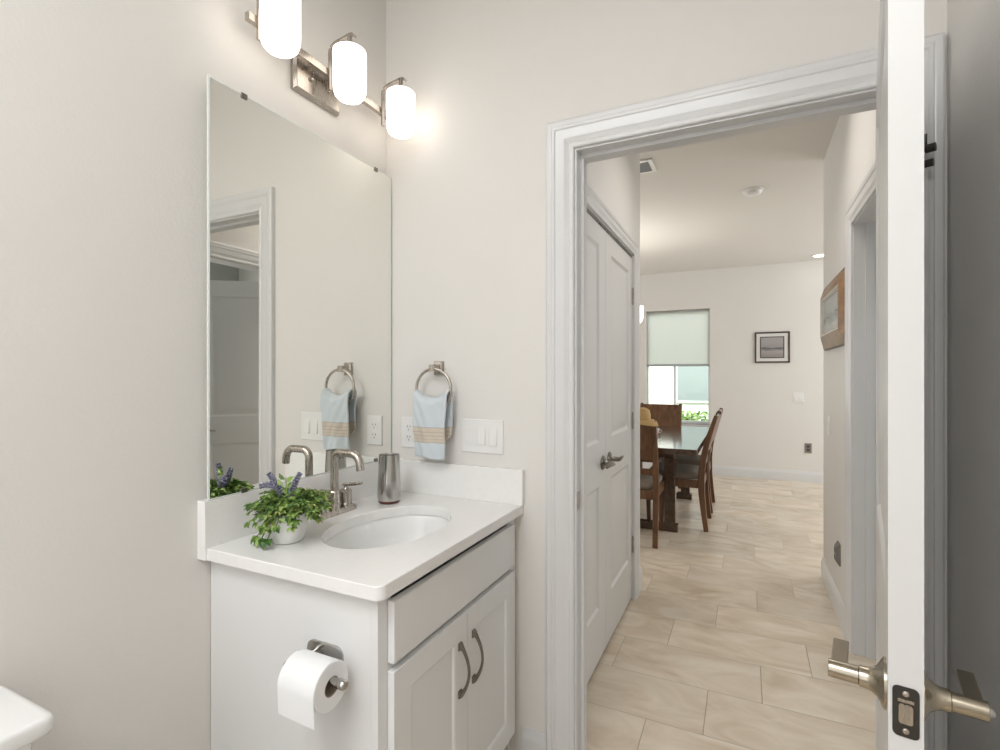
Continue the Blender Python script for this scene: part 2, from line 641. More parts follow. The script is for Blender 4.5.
def casing(mb, ax, plane, sg, a0, a1, zi, ws=1.0):
    """a mitred door casing round an opening a0..a1 with head at zi, standing on the floor, on plane ax=plane facing sg"""
    def P(a, t, z):
        return (plane + sg * t, a, z) if ax == 'x' else (a, plane + sg * t, z)
    st = []
    for k in range(4):
        loop = []
        for w, t in CASING:
            w *= ws
            a = a0 - w if k < 2 else a1 + w
            z = 0.0 if k in (0, 3) else zi + w
            loop.append(P(a, t, z))
        st.append(loop)
    return mb.ring_loft(st)


def baseboard(mb, ax, plane, sg, a0, a1):
    def P(a, t, z):
        return (plane + sg * t, a, z) if ax == 'x' else (a, plane + sg * t, z)
    return mb.ring_loft([[P(a, t, z) for z, t in BASE] for a in (a0, a1)])


# ================================================================== the setting
DW = 1.592          # face of the wall with the doorway
LX = -1.264          # face of the mirror wall
RX = 0.445          # right wall of the bathroom
HX = 0.465          # right wall of the hall
CX = -0.594         # closet wall
FY = 7.32           # far wall of the dining room
CZ = 2.74
BZ = 2.90           # bathroom ceiling

struct('floor', MB().box(-4.2, 3.15, -1.42, 7.45, -0.06, 0), 'floor', 'beige stone-look tile floor running from bathroom to dining room', 'floor')
struct('ceiling', MB().box(-4.2, 3.15, DW + .115, 7.45, CZ, CZ + 0.08).box(LX - .115, .56, -1.42, DW + .115, BZ, BZ + .08), 'ceiling', 'pale ceiling over hall and dining room', 'ceiling')
struct('wall_left', MB().box(LX - 0.115, LX, -1.415, DW, 0, BZ), 'wall', 'greige bathroom wall carrying the mirror', 'wall')
struct('wall_rear', MB().box(LX, 0.56, -1.415, -1.3, 0, BZ), 'wall', 'bathroom wall behind the camera', 'wall')
struct('wall_right', MB().box(RX, 0.56, -1.3, DW, 0, BZ), 'wall', 'shaded bathroom wall behind the open door', 'wall')
OL, OR, OH = -0.507, 0.357, 2.077    # rough opening
struct('wall_front', MB().box(LX - .115, OL, DW, DW + .115, 0, BZ).box(OR, .56, DW, DW + .115, 0, BZ).box(OL, OR, DW, DW + .115, OH, BZ),
       'wall', 'greige bathroom wall with the towel ring and doorway', 'wall')
# closet wall (left of the hall) and its closet
struct('wall_closet', MB().box(CX - .115, CX, DW + .115, 1.76, 0, CZ).box(CX - .115, CX, 3.045, 3.25, 0, CZ).box(CX - .115, CX, 1.76, 3.045, 2.06, CZ)
       .box(-4.1, CX - .115, 3.135, 3.25, 0, CZ).box(-1.30, -1.25, DW + .115, 3.135, 0, CZ), 'wall', 'hall wall holding the double closet doors', 'wall')
# right wall of the hall with the doorway to a side room
struct('wall_hall', MB().box(HX, HX + .115, DW + .115, 1.93, 0, CZ).box(HX, HX + .115, 2.93, 3.93, 0, CZ).box(HX, HX + .115, 1.93, 2.93, 2.06, CZ)
       .box(HX + .115, 3.05, 3.815, 3.93, 0, CZ), 'wall', 'right hall wall with side doorway and wooden picture frame', 'wall')
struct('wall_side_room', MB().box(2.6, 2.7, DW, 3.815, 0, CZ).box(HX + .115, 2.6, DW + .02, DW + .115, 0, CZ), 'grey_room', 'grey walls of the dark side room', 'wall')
WX0, WX1, WZ0, WZ1 = -1.255, -0.425, 0.66, 2.22
struct('wall_far', MB().box(-4.1, WX0, FY, FY + .13, 0, CZ).box(WX1, 3.05, FY, FY + .13, 0, CZ).box(WX0, WX1, FY, FY + .13, 0, WZ0).box(WX0, WX1, FY, FY + .13, WZ1, CZ),
       'wall', 'far dining room wall with window and small framed seascape', 'wall')
struct('wall_dining_left', MB().box(-4.2, -4.1, 3.135, 7.45, 0, CZ), 'wall', 'left wall of the dining room, out of view', 'wall')
struct('wall_dining_right', MB().box(3.05, 3.15, 3.815, 7.45, 0, CZ), 'wall', 'right wall of the dining room, out of view', 'wall')

# bathroom doorway: jambs, stops, casings
JL, JR, JH = -0.493, 0.337, 2.058
mb = MB().box(OL, JL, DW, DW + .115, 0, OH).box(JR, OR, DW, DW + .115, 0, OH).box(JL, JR, DW, DW + .115, JH, OH)
mb.box(JL, JL + .012, DW + .040, DW + .078, 0, JH).box(JR - .012, JR, DW + .040, DW + .078, 0, JH).box(JL + .012, JR - .012, DW + .040, DW + .078, JH - .012, JH)
casing(mb, 'y', DW, -1, JL - .006, JR + .006, JH + .006)
casing(mb, 'y', DW + .115, 1, JL - .006, JR + .006, JH + .006)
trim1 = struct('trim_1', mb, 'trim', 'white moulded casing and jamb of the bathroom doorway', 'door casing', smooth=25)
mb = MB()
mb.prism(rrect(DW + .020, 0.915, .026, .057, .004), lambda a, b, d: (d, a, b), JL - .001, JL + .0025)
mb.build('strike_plate', 'nickel', trim1, smooth=30)['label'] = 'small nickel strike plate on left jamb'
# closet opening
KY0, KY1, KZ = 1.778, 3.027, 2.030
mb = MB().box(CX - .115, CX, 1.76, KY0, 0, 2.06).box(CX - .115, CX, KY1, 3.045, 0, 2.06).box(CX - .115, CX, KY0, KY1, KZ, 2.06)
casing(mb, 'x', CX, 1, KY0 + .004, KY1 + .004, KZ + .004, .78)
struct('trim_2', mb, 'trim', 'white casing around the closet doors', 'door casing', smooth=25)
# side-room doorway
SY0, SY1, SZ = 1.95, 2.90, 2.043
mb = MB().box(HX, HX + .115, 1.93, SY0, 0, 2.06).box(HX, HX + .115, SY1, 2.93, 0, 2.06).box(HX, HX + .115, SY0, SY1, SZ, 2.06)
mb.box(HX + .045, HX + .080, SY1 - .012, SY1, 0, SZ).box(HX + .045, HX + .080, SY0, SY0 + .012, 0, SZ)
casing(mb, 'x', HX, -1, SY0 - .006, SY1 + .006, SZ + .006)
struct('trim_3', mb, 'trim', 'white casing of the side doorway in the right hall wall', 'door casing', smooth=25)
# baseboards
struct('baseboard_front', baseboard(MB(), 'y', DW, -1, -.680, JL - .1), 'trim', 'short white baseboard between vanity and doorway', 'baseboard', smooth=25)
struct('baseboard_right', baseboard(MB(), 'x', HX, -1, SY1 + .1, 3.93), 'trim', 'white baseboard along the right hall wall', 'baseboard', smooth=25)
struct('baseboard_far', baseboard(MB(), 'y', FY, -1, -4.1, 3.05), 'trim', 'white baseboard along the far dining wall', 'baseboard', smooth=25)
struct('baseboard_closet', baseboard(MB(), 'x', CX, 1, KY1 + .098, 3.25), 'trim', 'white baseboard at the end of the closet wall', 'baseboard', smooth=25)
struct('baseboard_bathroom', baseboard(MB(), 'x', LX, 1, -1.3, .86), 'trim', 'white baseboard under the toilet tank', 'baseboard', smooth=25)

# far window: frame, sash, glass
mb = MB()
fy0, fy1 = FY + .075, FY + .125
mb.box(WX0, WX0 + .020, fy0, fy1, WZ0, WZ1).box(WX1 - .020, WX1, fy0, fy1, WZ0, WZ1).box(WX0 + .020, WX1 - .020, fy0, fy1, WZ0, WZ0 + .04)
mb.box(WX0 + .020, WX1 - .020, fy0, fy1, WZ1 - .04, WZ1).box(-.895, -.865, fy0, fy1, WZ0 + .04, 1.45).box(WX0 + .020, WX1 - .020, fy0, fy1, 1.45, 1.475)
win = struct('window_1', mb, 'vinyl', 'far dining window with roller blind half down', 'window', bevel=.003)
MB().box(WX0 + .020, WX1 - .020, FY + .100, FY + .106, WZ0 + .04, WZ1 - .04).build('pane', 'glass', win)
MB().box(WX0, WX1, FY - .02, FY + .075, WZ0 - .02, WZ0).build('window_sill', 'trim', win, bevel=.004)

# roller blind
t = thing('roller_blind', 'white roller blind pulled halfway down the far window', 'blind', ((WX0 + WX1) / 2, FY + .055, WZ1))
MB().box(WX0 + .004, WX1 - .006, FY + .0535, FY + .0555, 1.475, WZ1 - .004).build('fabric', 'blind', t)
MB().box(WX0 + .004, WX1 - .006, FY + .047, FY + .062, 1.445, 1.475).build('bottom_rail', 'rail', t, bevel=.004)['label'] = 'grey bottom rail of the blind'
MB().cyl((WX0 + .006, FY + .068, WZ1 - .016), (WX1 - .008, FY + .068, WZ1 - .016), .011).build('roller_tube', 'vinyl', t, smooth=40)

# outside
struct('ground', MB().box(-9, 6, 7.45, 20, -.3, -.12), 'grass', 'sunlit lawn outside the far window', 'ground')
t = thing('neighbour_house', 'white house next door seen through the far window', 'house', (-1, 11.4, -.12))
MB().box(-8, 5, 11.4, 11.7, -.12, 4.2).build('wall', 'stucco', t)
hw = MB().box(-1.34, -.35, 11.34, 11.42, .74, 2.3).build('window', 'vinyl', t, bevel=.01)
mbx = MB()
for k in range(30):
    z = .80 + k * .048
    mbx.add([(-1.29, 11.335, z), (-.40, 11.335, z), (-.40, 11.322, z + .046), (-1.29, 11.322, z + .046)], [(0, 1, 2, 3)])
mbx.box(-1.29, -.40, 11.336, 11.34, .79, 2.25)
mbx.build('pane', 'house_blind', hw)['label'] = 'blue-grey window of the house next door'
rng = random.Random(5)
mb = MB()
for k in range(2600):
    x = rng.uniform(-2.4, .4)
    a = rng.uniform(0, 2 * PI)
    rr = math.sqrt(rng.random())
    c = Vector((x, 10.5 + .38 * rr * math.cos(a), .22 + .40 * rr * math.sin(a)))
    d = Vector((rng.uniform(-1, 1), rng.uniform(-1, 1), rng.uniform(-.3, 1))).normalized()
    s = d.orthogonal().normalized() * .03
    mb.add([c - d * .05, c + s, c + d * .06, c - s], [(0, 1, 2, 3)])
t = thing('hedge', 'low clipped green hedge outside the far window', 'hedge', (-1, 10.5, -.12))
mb.build('foliage', 'hedge', t)
for k in range(6):
    MB().cyl((-2.2 + k * .5, 10.5, -.12), (-2.2 + k * .5, 10.5, .15), .02, .012, 8).build('stem', 'stem', t)

# ================================================================== doors
RINGS = [(0, 0), (.005, .002), (.012, .008), (.020, .010), (.026, .009), (.046, .003), (.050, .0025)]


def door_leaf(w, h, t0, t1, z0, rects):
    """leaf 0..w, faces at y=t0 (normal -Y) and y=t1 (normal +Y)"""
    m = MB()
    m.panels(0, w, z0, h, rects, t1, 1, RINGS)
    m.panels(0, w, z0, h, rects, t0, -1, RINGS)
    m.slab_sides(0, w, z0, h, t0, t1)
    return m


def hinge(parent, x, y, z, mat='nickel', label=None):
    m = MB().cyl((x, y, z - .045), (x, y, z + .045), .0065, seg=14)
    m.cyl((x, y, z + .045), (x, y, z + .051), .0045, .003, 12).cyl((x, y, z - .051), (x, y, z - .045), .003, .0045, 12)
    for k in (-.027, -.009, .009, .027):
        m.cyl((x, y, z + k - .0006), (x, y, z + k + .0006), .0072, seg=14)
    return m.build('hinge', mat, parent, smooth=40, local=True)


def lever_set(parent, x, y, z, sg, dx, mat='nickel'):
    """small round rose with a tapered lever; sg = side the handle stands out on, dx = way the lever points"""
    ax = (0, sg, 0)
    m = MB().lathe([(.033, 0), (.033, .006), (.028, .011), (.016, .014), (.012, .02), (.0115, .048)], (x, y, z), ax, 28)
    h = m.build('door_handle', mat, parent, smooth=35, local=True)
    yy = y + sg * .050
    m2 = MB().tube([(x - dx * .010, yy, z), (x + dx * .004, yy + sg * .002, z), (x + dx * .03, yy + sg * .003, z + .002), (x + dx * .07, yy, z + .001), (x + dx * .105, yy - sg * .004, z - .003)],
                   [.008, .0125, .011, .0095, .006], 14, sq=.75)
    m2.build('lever', mat, h, smooth=50, local=True)
    return h


# bathroom door, open towards the camera
d1 = bpy.data.objects.new('door_1', None)
C.objects.link(d1)
tag(d1, 'white panelled bathroom door standing open, latch edge towards the camera', 'door', kind='structure')
d1.location = (JR - .001, DW - .012, 0)
d1.rotation_euler = (0, 0, math.atan2(-.985, -.172))
PW = .812
pan = [(.115, PW - .115, .255, .82), (.115, PW - .115, 1.015, 1.915)]
door_leaf(PW, 2.033, -.035, 0, .012, pan).build('door_panel', 'door', d1, smooth=20, local=True, weld=True)
HZ = .910


def bath_handle(sg, y, label):
    x = PW - .060
    m = MB().lathe([(.0325, 0), (.0325, .003), (.029, .0055), (.020, .010), (.0155, .016), (.0140, .021), (.0138, .030)], (x, y, HZ), (0, sg, 0), 32)
    h = m.build('door_handle', 'bronze', d1, smooth=35, local=True)
    h['label'] = label
    MB().cyl((x, y + sg * .030, HZ), (x, y + sg * .066, HZ), .0120, seg=28).build('hub', 'bronze', h, smooth=40, local=True, bevel=.001)
    m = MB().box(x - .086, x, y + sg * .043, y + sg * .0635, HZ - .001, HZ + .007)
    m.build('lever', 'bronze', h, local=True, bevel=.0015)
    if sg > 0:
        MB().lathe([(.006, 0), (.006, .002), (.003, .006)], (x, y + sg * .066, HZ), (0, sg, 0), 14).build('lock_button', 'chrome', h, smooth=40, local=True)


bath_handle(1, 0, 'brushed metal lever on the wall side of the open door')
bath_handle(-1, -.035, 'brushed metal lever on the hall side of the open door')
# latch plate on the free edge
lp = MB().prism(rrect(-.0175, HZ, .0265, .062, .006), lambda a, b, d: (d, a, b), PW - .001, PW + .0012).build('latch_plate', 'latch', d1, smooth=30, local=True)
lp['label'] = 'dark latch plate on the door edge'
MB().prism(rrect(-.0175, HZ - .002, .014, .024, .003), lambda a, b, d: (d, a, b), PW, PW + .003).build('latch_bolt', 'nickel', lp, smooth=30, local=True)
mb = MB()
for z in (-.023, .023):
    mb.lathe([(.0035, 0), (.0035, .0012), (.002, .002)], (PW + .001, -.0175, HZ + z), (1, 0, 0), 12)
mb.box(PW, PW + .002, -.0255, -.0095, HZ + .012, HZ + .016)
mb.build('screw', 'nickel', lp, smooth=30, local=True)
for z in (.25, 1.05, 1.80):
    hinge(d1, -.002, .004, z, 'dark_nickel')
# hinge-pin door stop
hs = MB()
hs.cyl((-.002, .004, 1.852), (-.002, .004, 1.875), .008, seg=14)
hs.tube([(-.002, .004, 1.868), (.022, .030, 1.868), (.034, .066, 1.868)], .0045, 10)
hs.cyl((.032, .060, 1.868), (.038, .078, 1.868), .010, seg=14)
hs.cyl((.030, .060, 1.868), (.030, .060, 1.905), .0035, seg=10)
hs.tube([(-.002, .004, 1.852), (.03, .035, 1.835), (.036, .066, 1.832)], .004, 10)
hs.cyl((.034, .058, 1.832), (.039, .074, 1.832), .009, seg=14)
hs.build('hinge_pin_stop', 'black', d1, smooth=40, local=True)['label'] = 'dark hinge-pin door stop'

# closet doors
LW = .6205
cpan = [(.110, LW - .098, .255, .82), (.110, LW - .098, 1.02, 1.925)]
d2 = bpy.data.objects.new('door_2', None)
C.objects.link(d2)
tag(d2, 'white closet door leaf hinged at the dining room end', 'door', kind='structure')
d2.location = (CX - .006, KY1 - .003, 0)
d2.rotation_euler = (0, 0, -PI / 2)
cp2 = [(.085, LW - .115, .255, .82), (.085, LW - .115, 1.02, 1.925)]
door_leaf(LW, 2.014, -.035, 0, .022, cp2).build('door_panel', 'door', d2, smooth=20, local=True, weld=True)
lever_set(d2, LW - .063, 0, .918, 1, -1, 'dark_nickel')
for z in (1.79, 1.06, .33):
    hinge(d2, -.002, .006, z)
d3 = bpy.data.objects.new('door_3', None)
C.objects.link(d3)
tag(d3, 'white closet door leaf nearest the bathroom doorway', 'door', kind='structure')
d3.location = (CX - .006, KY0 + .003, 0)
d3.rotation_euler = (0, 0, PI / 2)
door_leaf(LW, 2.014, 0, .035, .022, cp2).build('door_panel', 'door', d3, smooth=20, local=True, weld=True)
lever_set(d3, LW - .063, 0, .918, -1, -1, 'dark_nickel')
for d, sg in ((d2, 1), (d3, -1)):
    MB().box(LW - .09, LW - .055, -sg * .028, -sg * .006, 2.014, 2.028).build('ball_catch', 'black', d, local=True)
for z in (1.79, 1.06, .33):
    hinge(d3, -.002, -.006, z)
# side-room door, ajar
d4 = bpy.data.objects.new('door_4', None)
C.objects.link(d4)
tag(d4, 'white panelled door ajar in the dark side room, seen in the mirror', 'door', kind='structure')
d4.location = (HX + .122, SY1 - .014, 0)
d4.rotation_euler = (0, 0, math.radians(-38))
p4 = [(.115, .785 - .115, .255, .82), (.115, .785 - .115, 1.02, 1.915)]
door_leaf(.785, 2.03, -.035, 0, .012, p4).build('door_panel', 'door', d4, smooth=20, local=True, weld=True)
lever_set(d4, .725, -.035, .92, -1, -1)
for z in (.25, 1.05, 1.80):
    hinge(d4, -.006, -.002, z)

# ================================================================== vanity
FX = -.711           # face frame plane
VY0, VY1 = .868, 1.590
t = thing('vanity_cabinet', 'white shaker vanity cabinet under the quartz countertop', 'cabinet', (LX + .28, 1.23, 0))
mb = MB()
# carcass as panels
mb.box(LX + .002, FX - .019, VY0, VY0 + .018, 0, .854).box(LX + .002, FX - .019, VY1 - .018, VY1, 0, .854)
mb.box(LX + .002, FX - .019, VY0 + .018, VY1 - .018, .10, .118).box(LX + .002, LX + .012, VY0 + .018, VY1 - .018, .118, .854)
mb.box(FX - .09, FX - .075, VY0 + .018, VY1 - .018, 0, .10)
mb.build('body', 'cabinet', t)
mb = MB()
mb.box(FX - .019, FX, VY0 - .0005, VY0 + .045, .10, .854).box(FX - .019, FX, VY1 - .06, VY1, .10, .854)
mb.box(FX - .019, FX, VY0 + .045, VY1 - .06, .835, .854).box(FX - .019, FX, VY0 + .045, VY1 - .06, .67, .71).box(FX - .019, FX, VY0 + .045, VY1 - .06, .10, .14)
mb.build('face_frame', 'cabinet', t, bevel=.0015)
FR0, FR1 = FX + .0005, FX + .020
MB().box(FR0, FR1, .898, 1.545, .692, .830).build('drawer_front', 'cabinet', t, bevel=.003)
SH = [(0, 0), (.004, .0015), (.008, .006), (.009, .0062)]


def cab_door(y0, y1, hy):
    m = MB()
    tmp = MB()
    tmp.panels(y0, y1, .135, .675, [(y0 + .062, y1 - .062, .135 + .062, .675 - .062)], 0, -1, SH)
    tmp.slab_sides(y0, y1, .135, .675, 0, .0195)
    tmp.add([(y0, .0195, .135), (y1, .0195, .135), (y1, .0195, .675), (y0, .0195, .675)], [(0, 1, 2, 3)])
    m.add([(FR1 - y, x, z) for x, y, z in tmp.v], tmp.f)
    d = m.build('door', 'cabinet', t, weld=True, bevel=.002)
    # arched pull
    z0, z1 = .470, .598
    pth, rs = [], []
    for k in range(13):
        u = k / 12
        pth.append((FR1 + .006 + .024 * math.sin(PI * u) ** .8, hy, z0 + (z1 - z0) * u))
        rs.append((.0055 - .0018 * math.sin(PI * u)) + (.0015 if k in (0, 12) else 0))
    hd = MB()
    hd.tube(pth, rs, 12, sq=1.0)
    for z, s in ((z0, -1), (z1, 1)):
        hd.ring_loft([[(FR1 + a, hy + b * w, z + c * hgt) for b, c in ((-1, -1), (1, -1), (1, 1), (-1, 1))] for a, w, hgt in ((0, .008, .010), (.004, .0075, .0095), (.010, .005, .006))])
    hd.build('handle', 'dark_nickel', d, smooth=50)['label'] = 'arched antique nickel pull'


cab_door(.898, 1.2205, 1.180)
cab_door(1.2235, 1.545, 1.256)

# countertop with an oval cut-out
EX, EY, EA, EB = -.943, 1.212, .156, .224      # sink centre, half axes along X and Y
CY0, CF = .838, -.681
ct = thing('countertop', 'white quartz countertop with backsplash on the vanity', 'countertop', (LX + .28, 1.2, .855))
NSEG = 72
outer = []
x0, x1, y0, y1, cr = LX, CF, CY0, DW, .022


def ray_rect(a):
    dx, dy = math.cos(a), math.sin(a)
    tx = ((x1 - EX) / dx) if dx > 0 else ((x0 - EX) / dx if dx < 0 else 1e9)
    ty = ((y1 - EY) / dy) if dy > 0 else ((y0 - EY) / dy if dy < 0 else 1e9)
    k = min(tx, ty)
    return EX + dx * k, EY + dy * k


angs = [2 * PI * k / NSEG for k in range(NSEG)]
for cxn, cyn in ((x0, y0), (x0, y1), (x1, y1)):
    angs.append(math.atan2(cyn - EY, cxn - EX) % (2 * PI))
for k in range(17):          # rounded front corner nearest the camera
    a = math.radians(-90 + 90 * k / 16)
    angs.append(math.atan2(y0 + cr + cr * math.sin(a) - EY, x1 - cr + cr * math.cos(a) - EX) % (2 * PI))
angs = sorted(set(round(a, 6) for a in angs))
for a in angs:
    px, py = ray_rect(a)
    if px > x1 - cr and py < y0 + cr:     # project on the corner arc
        c0 = Vector((x1 - cr, y0 + cr))
        d = Vector((math.cos(a), math.sin(a)))
        o = Vector((EX, EY)) - c0
        b = o.dot(d)
        disc = b * b - (o.dot(o) - cr * cr)
        if disc > 0:
            s = -b + math.sqrt(disc)
            px, py = EX + d.x * s, EY + d.y * s
    outer.append((px, py))
inner = [(EX + EA * math.cos(a), EY + EB * math.sin(a)) for a in angs]
mb = MB()
n = len(angs)
TOPZ, BOTZ = .885, .855
rings = [[(x, y, BOTZ) for x, y in inner], [(x, y, TOPZ - .002) for x, y in inner],
         [(EX + (x - EX) * 1.012, EY + (y - EY) * 1.012, TOPZ) for x, y in inner],
         [(EX + (x - EX) * .997, EY + (y - EY) * .996, TOPZ) for x, y in outer], [(x, y, TOPZ - .002) for x, y in outer], [(x, y, BOTZ) for x, y in outer],
         [(x, y, BOTZ) for x, y in inner]]
mb.ring_loft(rings, False, False)
mb.build('counter_top', 'quartz', ct, weld=True)
MB().box(LX, LX + .031, .832, DW, TOPZ, 1.005).box(LX, LX + .031, .832, CY0 + .001, BOTZ, TOPZ).build('backsplash', 'quartz', ct, bevel=.0015)
MB().box(LX + .031, -.676, DW - .020, DW, TOPZ, 1.005).build('backsplash', 'quartz', ct, bevel=.0015)

# sink basin
t = thing('sink', 'oval white undermount sink basin in the countertop', 'sink', (EX, EY, .70))
prof = [(1.06, .8548), (1.02, .8545), (.99, .845), (.95, .81), (.86, .76), (.68, .728), (.40, .712), (.13, .706)]
mb = MB()
rings = [[(EX + EA * s * math.cos(2 * PI * k / 64), EY + EB * s * math.sin(2 * PI * k / 64), z) for k in range(64)] for s, z in prof]
mb.ring_loft(rings, False, False)
prof2 = [(1.06, .8548), (1.06, .846), (1.0, .80), (.90, .745), (.70, .715), (.40, .698), (.13, .692)]
mb.ring_loft([[(EX + EA * s * math.cos(2 * PI * k / 64), EY + EB * s * math.sin(2 * PI * k / 64), z) for k in range(64)] for s, z in prof2], False, True)
mb.build('basin', 'porcelain', t, smooth=60, weld=True)
MB().lathe([(.024, 0), (.024, .004), (.018, .0055), (.016, .003), (.004, .006)], (EX, EY, .7035), (0, 0, 1), 28).build('drain', 'chrome', t, smooth=40)

# faucet
FXc, FYc = -1.180, 1.227
t = thing('faucet', 'brushed nickel two-handle faucet behind the sink', 'faucet', (FXc, FYc, TOPZ))
mb = MB()
o_ = rrect(FXc, FYc, .050, .162, .010)
mb.ring_loft([[(x, y, TOPZ) for x, y in o_], [(x, y, TOPZ + .012) for x, y in o_],
              [(FXc + (x - FXc) * .86, FYc + (y - FYc) * .95, TOPZ + .017) for x, y in o_]])
mb.build('base', 'nickel', t, smooth=35)
mb = MB()
mb.lathe([(.021, 0), (.021, .004), (.0195, .008), (.0190, .052), (.0165, .058), (.0135, .060)], (FXc, FYc, TOPZ + .016), (0, 0, 1), 28)
zt, rb = 1.081, .026
path = [(FXc, FYc, .95), (FXc, FYc, zt - rb)]
path += arc((FXc + rb, zt - rb), rb, 180, 90, 8, lambda a, b: (a, FYc, b))[1:]
path += arc((FXc + .104 - .034, zt - .034), .034, 90, 8, 9, lambda a, b: (a, FYc, b))
path.append((path[-1][0] + .003, FYc, 1.030))
mb.tube(path, .0125, 18)
mb.build('spout', 'nickel', t, smooth=50)
for yy, ang in ((FYc + .051, 8), (FYc - .051, -30)):
    hb = MB().lathe([(.022, 0), (.022, .006), (.0205, .008), (.0198, .012), (.0198, .047), (.016, .052), (.010, .054), (.007, .060), (.007, .064)],
                    (FXc, yy, TOPZ + .016), (0, 0, 1), 28).build('handle', 'nickel', t, smooth=35)
    a = math.radians(ang)
    dx, dy = math.cos(a), math.sin(a)
    zb = TOPZ + .016 + .066
    MB().tube([(FXc - dx * .010, yy - dy * .010, zb), (FXc + dx * .02, yy + dy * .02, zb + .003), (FXc + dx * .062, yy + dy * .062, zb + .010)],
              [.0055, .006, .005], 12).build('lever', 'nickel', hb, smooth=40)
MB().cyl((FXc - .032, FYc, TOPZ + .001), (FXc - .032, FYc, TOPZ + .06), .003, seg=10).build('lift_rod', 'nickel', t, smooth=40)

# tumbler
TX, TY = -1.113, 1.418
t = thing('tumbler', 'tall stainless steel tumbler with brown base by the mirror', 'tumbler', (TX, TY, TOPZ))
mb = MB().lathe([(.037, .010), (.0395, .018), (.0395, .060), (.0370, .120), (.0350, .163), (.0352, .166), (.0335, .166), (.0325, .160), (.0335, .04), (.030, .02)], (TX, TY, TOPZ), (0, 0, 1), 40)
mb.build('cup', 'chrome', t, smooth=40)
MB().lathe([(.030, 0), (.0345, .002), (.0365, .006), (.0368, .0105), (.02, .0105)], (TX, TY, TOPZ), (0, 0, 1), 40).build('base_ring', 'base_band', t, smooth=40)['label'] = 'reddish brown base of the tumbler'
MB().lathe([(.0322, 0), (.0322, .004), (.029, .005), (.020, .0035)], (TX, TY, TOPZ + .150), (0, 0, 1), 36).build('lid', 'nickel', t, smooth=40)

# potted plant
PX, PY = -1.098, .972
rng = random.Random(11)
t = thing('potted_plant', 'bushy green plant with lavender sprigs in white pot on the countertop', 'plant', (PX, PY, TOPZ))
MB().lathe([(.030, 0), (.037, .002), (.043, .012), (.0475, .035), (.0485, .060), (.0470, .082), (.0440, .082), (.0445, .060), (.040, .05)], (PX, PY, TOPZ), (0, 0, 1), 40).build('pot', 'pot', t, smooth=40)
MB().lathe([(.0442, .066), (.030, .074), (.005, .076)], (PX, PY, TOPZ), (0, 0, 1), 24).build('soil', 'soil', t, smooth=60)
RT = Vector((math.cos(cam.rotation_euler.z), math.sin(cam.rotation_euler.z), 0))   # direction along the photo's right: sprays are longer that way


def leaf(mb, base, d, up, ln, wd, fold=.25):
    d = d.normalized()
    s = d.cross(up)
    if s.length < 1e-3:
        s = d.orthogonal()
    s.normalize()
    nn = s.cross(d).normalized()
    tip = base + d * ln - nn * ln * .12
    m1, m2 = base + d * ln * .35, base + d * ln * .7 - nn * ln * .04
    vs = [base, m1 + s * wd * .5 + nn * wd * fold, m2 + s * wd * .38 + nn * wd * fold, tip, m2 - s * wd * .38 + nn * wd * fold, m1 - s * wd * .5 + nn * wd * fold, m1, m2]
    mb.add(vs, [(0, 6, 1), (6, 7, 2, 1), (7, 3, 2), (0, 5, 6), (6, 5, 4, 7), (7, 4, 3)])


fol, spr, stm = MB(), MB(), MB()
top = Vector((PX, PY, TOPZ + .078))
UP = Vector((0, 0, 1))


def spray(az, reach, rise, drop, mbx, ln, wd, npairs, jit=.35):
    d = Vector((math.cos(az), math.sin(az), 0))
    pts = []
    for k in range(npairs + 1):
        u = k / npairs
        p = top + d * (.012 + reach * u) + UP * (rise * math.sin(min(1, u * 1.25) * PI * .62) - drop * u * u)
        pts.append(p)
    stm.tube(pts, [.0016] * len(pts), 5)
    for k in range(1, len(pts)):
        T = (pts[k] - pts[k - 1]).normalized()
        side = T.cross(UP).normalized()
        for sgn in (-1, 1):
            dd = T * rng.uniform(.2, .9) + side * sgn * rng.uniform(.5, 1) + Vector([rng.uniform(-jit, jit) for _ in range(3)])
            if pts[k].x + dd.normalized().x * ln < LX + .03:
                continue
            leaf(mbx, pts[k], dd, UP + Vector([rng.uniform(-.5, .5) for _ in range(3)]), ln * rng.uniform(.7, 1.15), wd * rng.uniform(.75, 1.15))
    leaf(mbx, pts[-1], (pts[-1] - pts[-2]) + Vector((0, 0, .005)), UP, ln, wd)


for k in range(115):
    az = rng.uniform(0, 2 * PI)
    d = Vector((math.cos(az), math.sin(az), 0))
    reach = rng.uniform(.030, .092)
    if d.x < -.3:
        reach = min(reach, .080)
    spray(az, reach, rng.uniform(.018, .058), rng.uniform(.005, .030 + .25 * max(0, reach - .03)), fol, .0185, .0130, rng.choice((4, 5, 6)))
for k in range(34):
    az = cam.rotation_euler.z + rng.uniform(-.75, .85)
    spray(az, rng.uniform(.06, .103), rng.uniform(.025, .055), rng.uniform(.0, .045), fol if k % 3 else spr, .0155, .0085, 8)
for k in range(16):
    az = cam.rotation_euler.z - 1.1 + rng.uniform(-.9, .9)
    spray(az, rng.uniform(.03, .075), rng.uniform(.02, .045), rng.uniform(.01, .05), spr, .013, .007, 6)
# drooping big leaves at the front left
for az, rc in ((cam.rotation_euler.z + PI + .55, .062), (cam.rotation_euler.z + PI + .9, .058), (cam.rotation_euler.z - 1.9, .06)):
    spray(az, rc, .0, .052, fol, .028, .019, 4, .15)
for m in (fol, spr, stm):
    m.v = [(x, y, max(z, TOPZ + .003)) for x, y, z in m.v]
fol.build('foliage', 'leaf', t)
spr.build('foliage', 'sprig', t)['label'] = 'yellow-green fine sprigs'
stm.build('stem', 'stem', t, smooth=60)


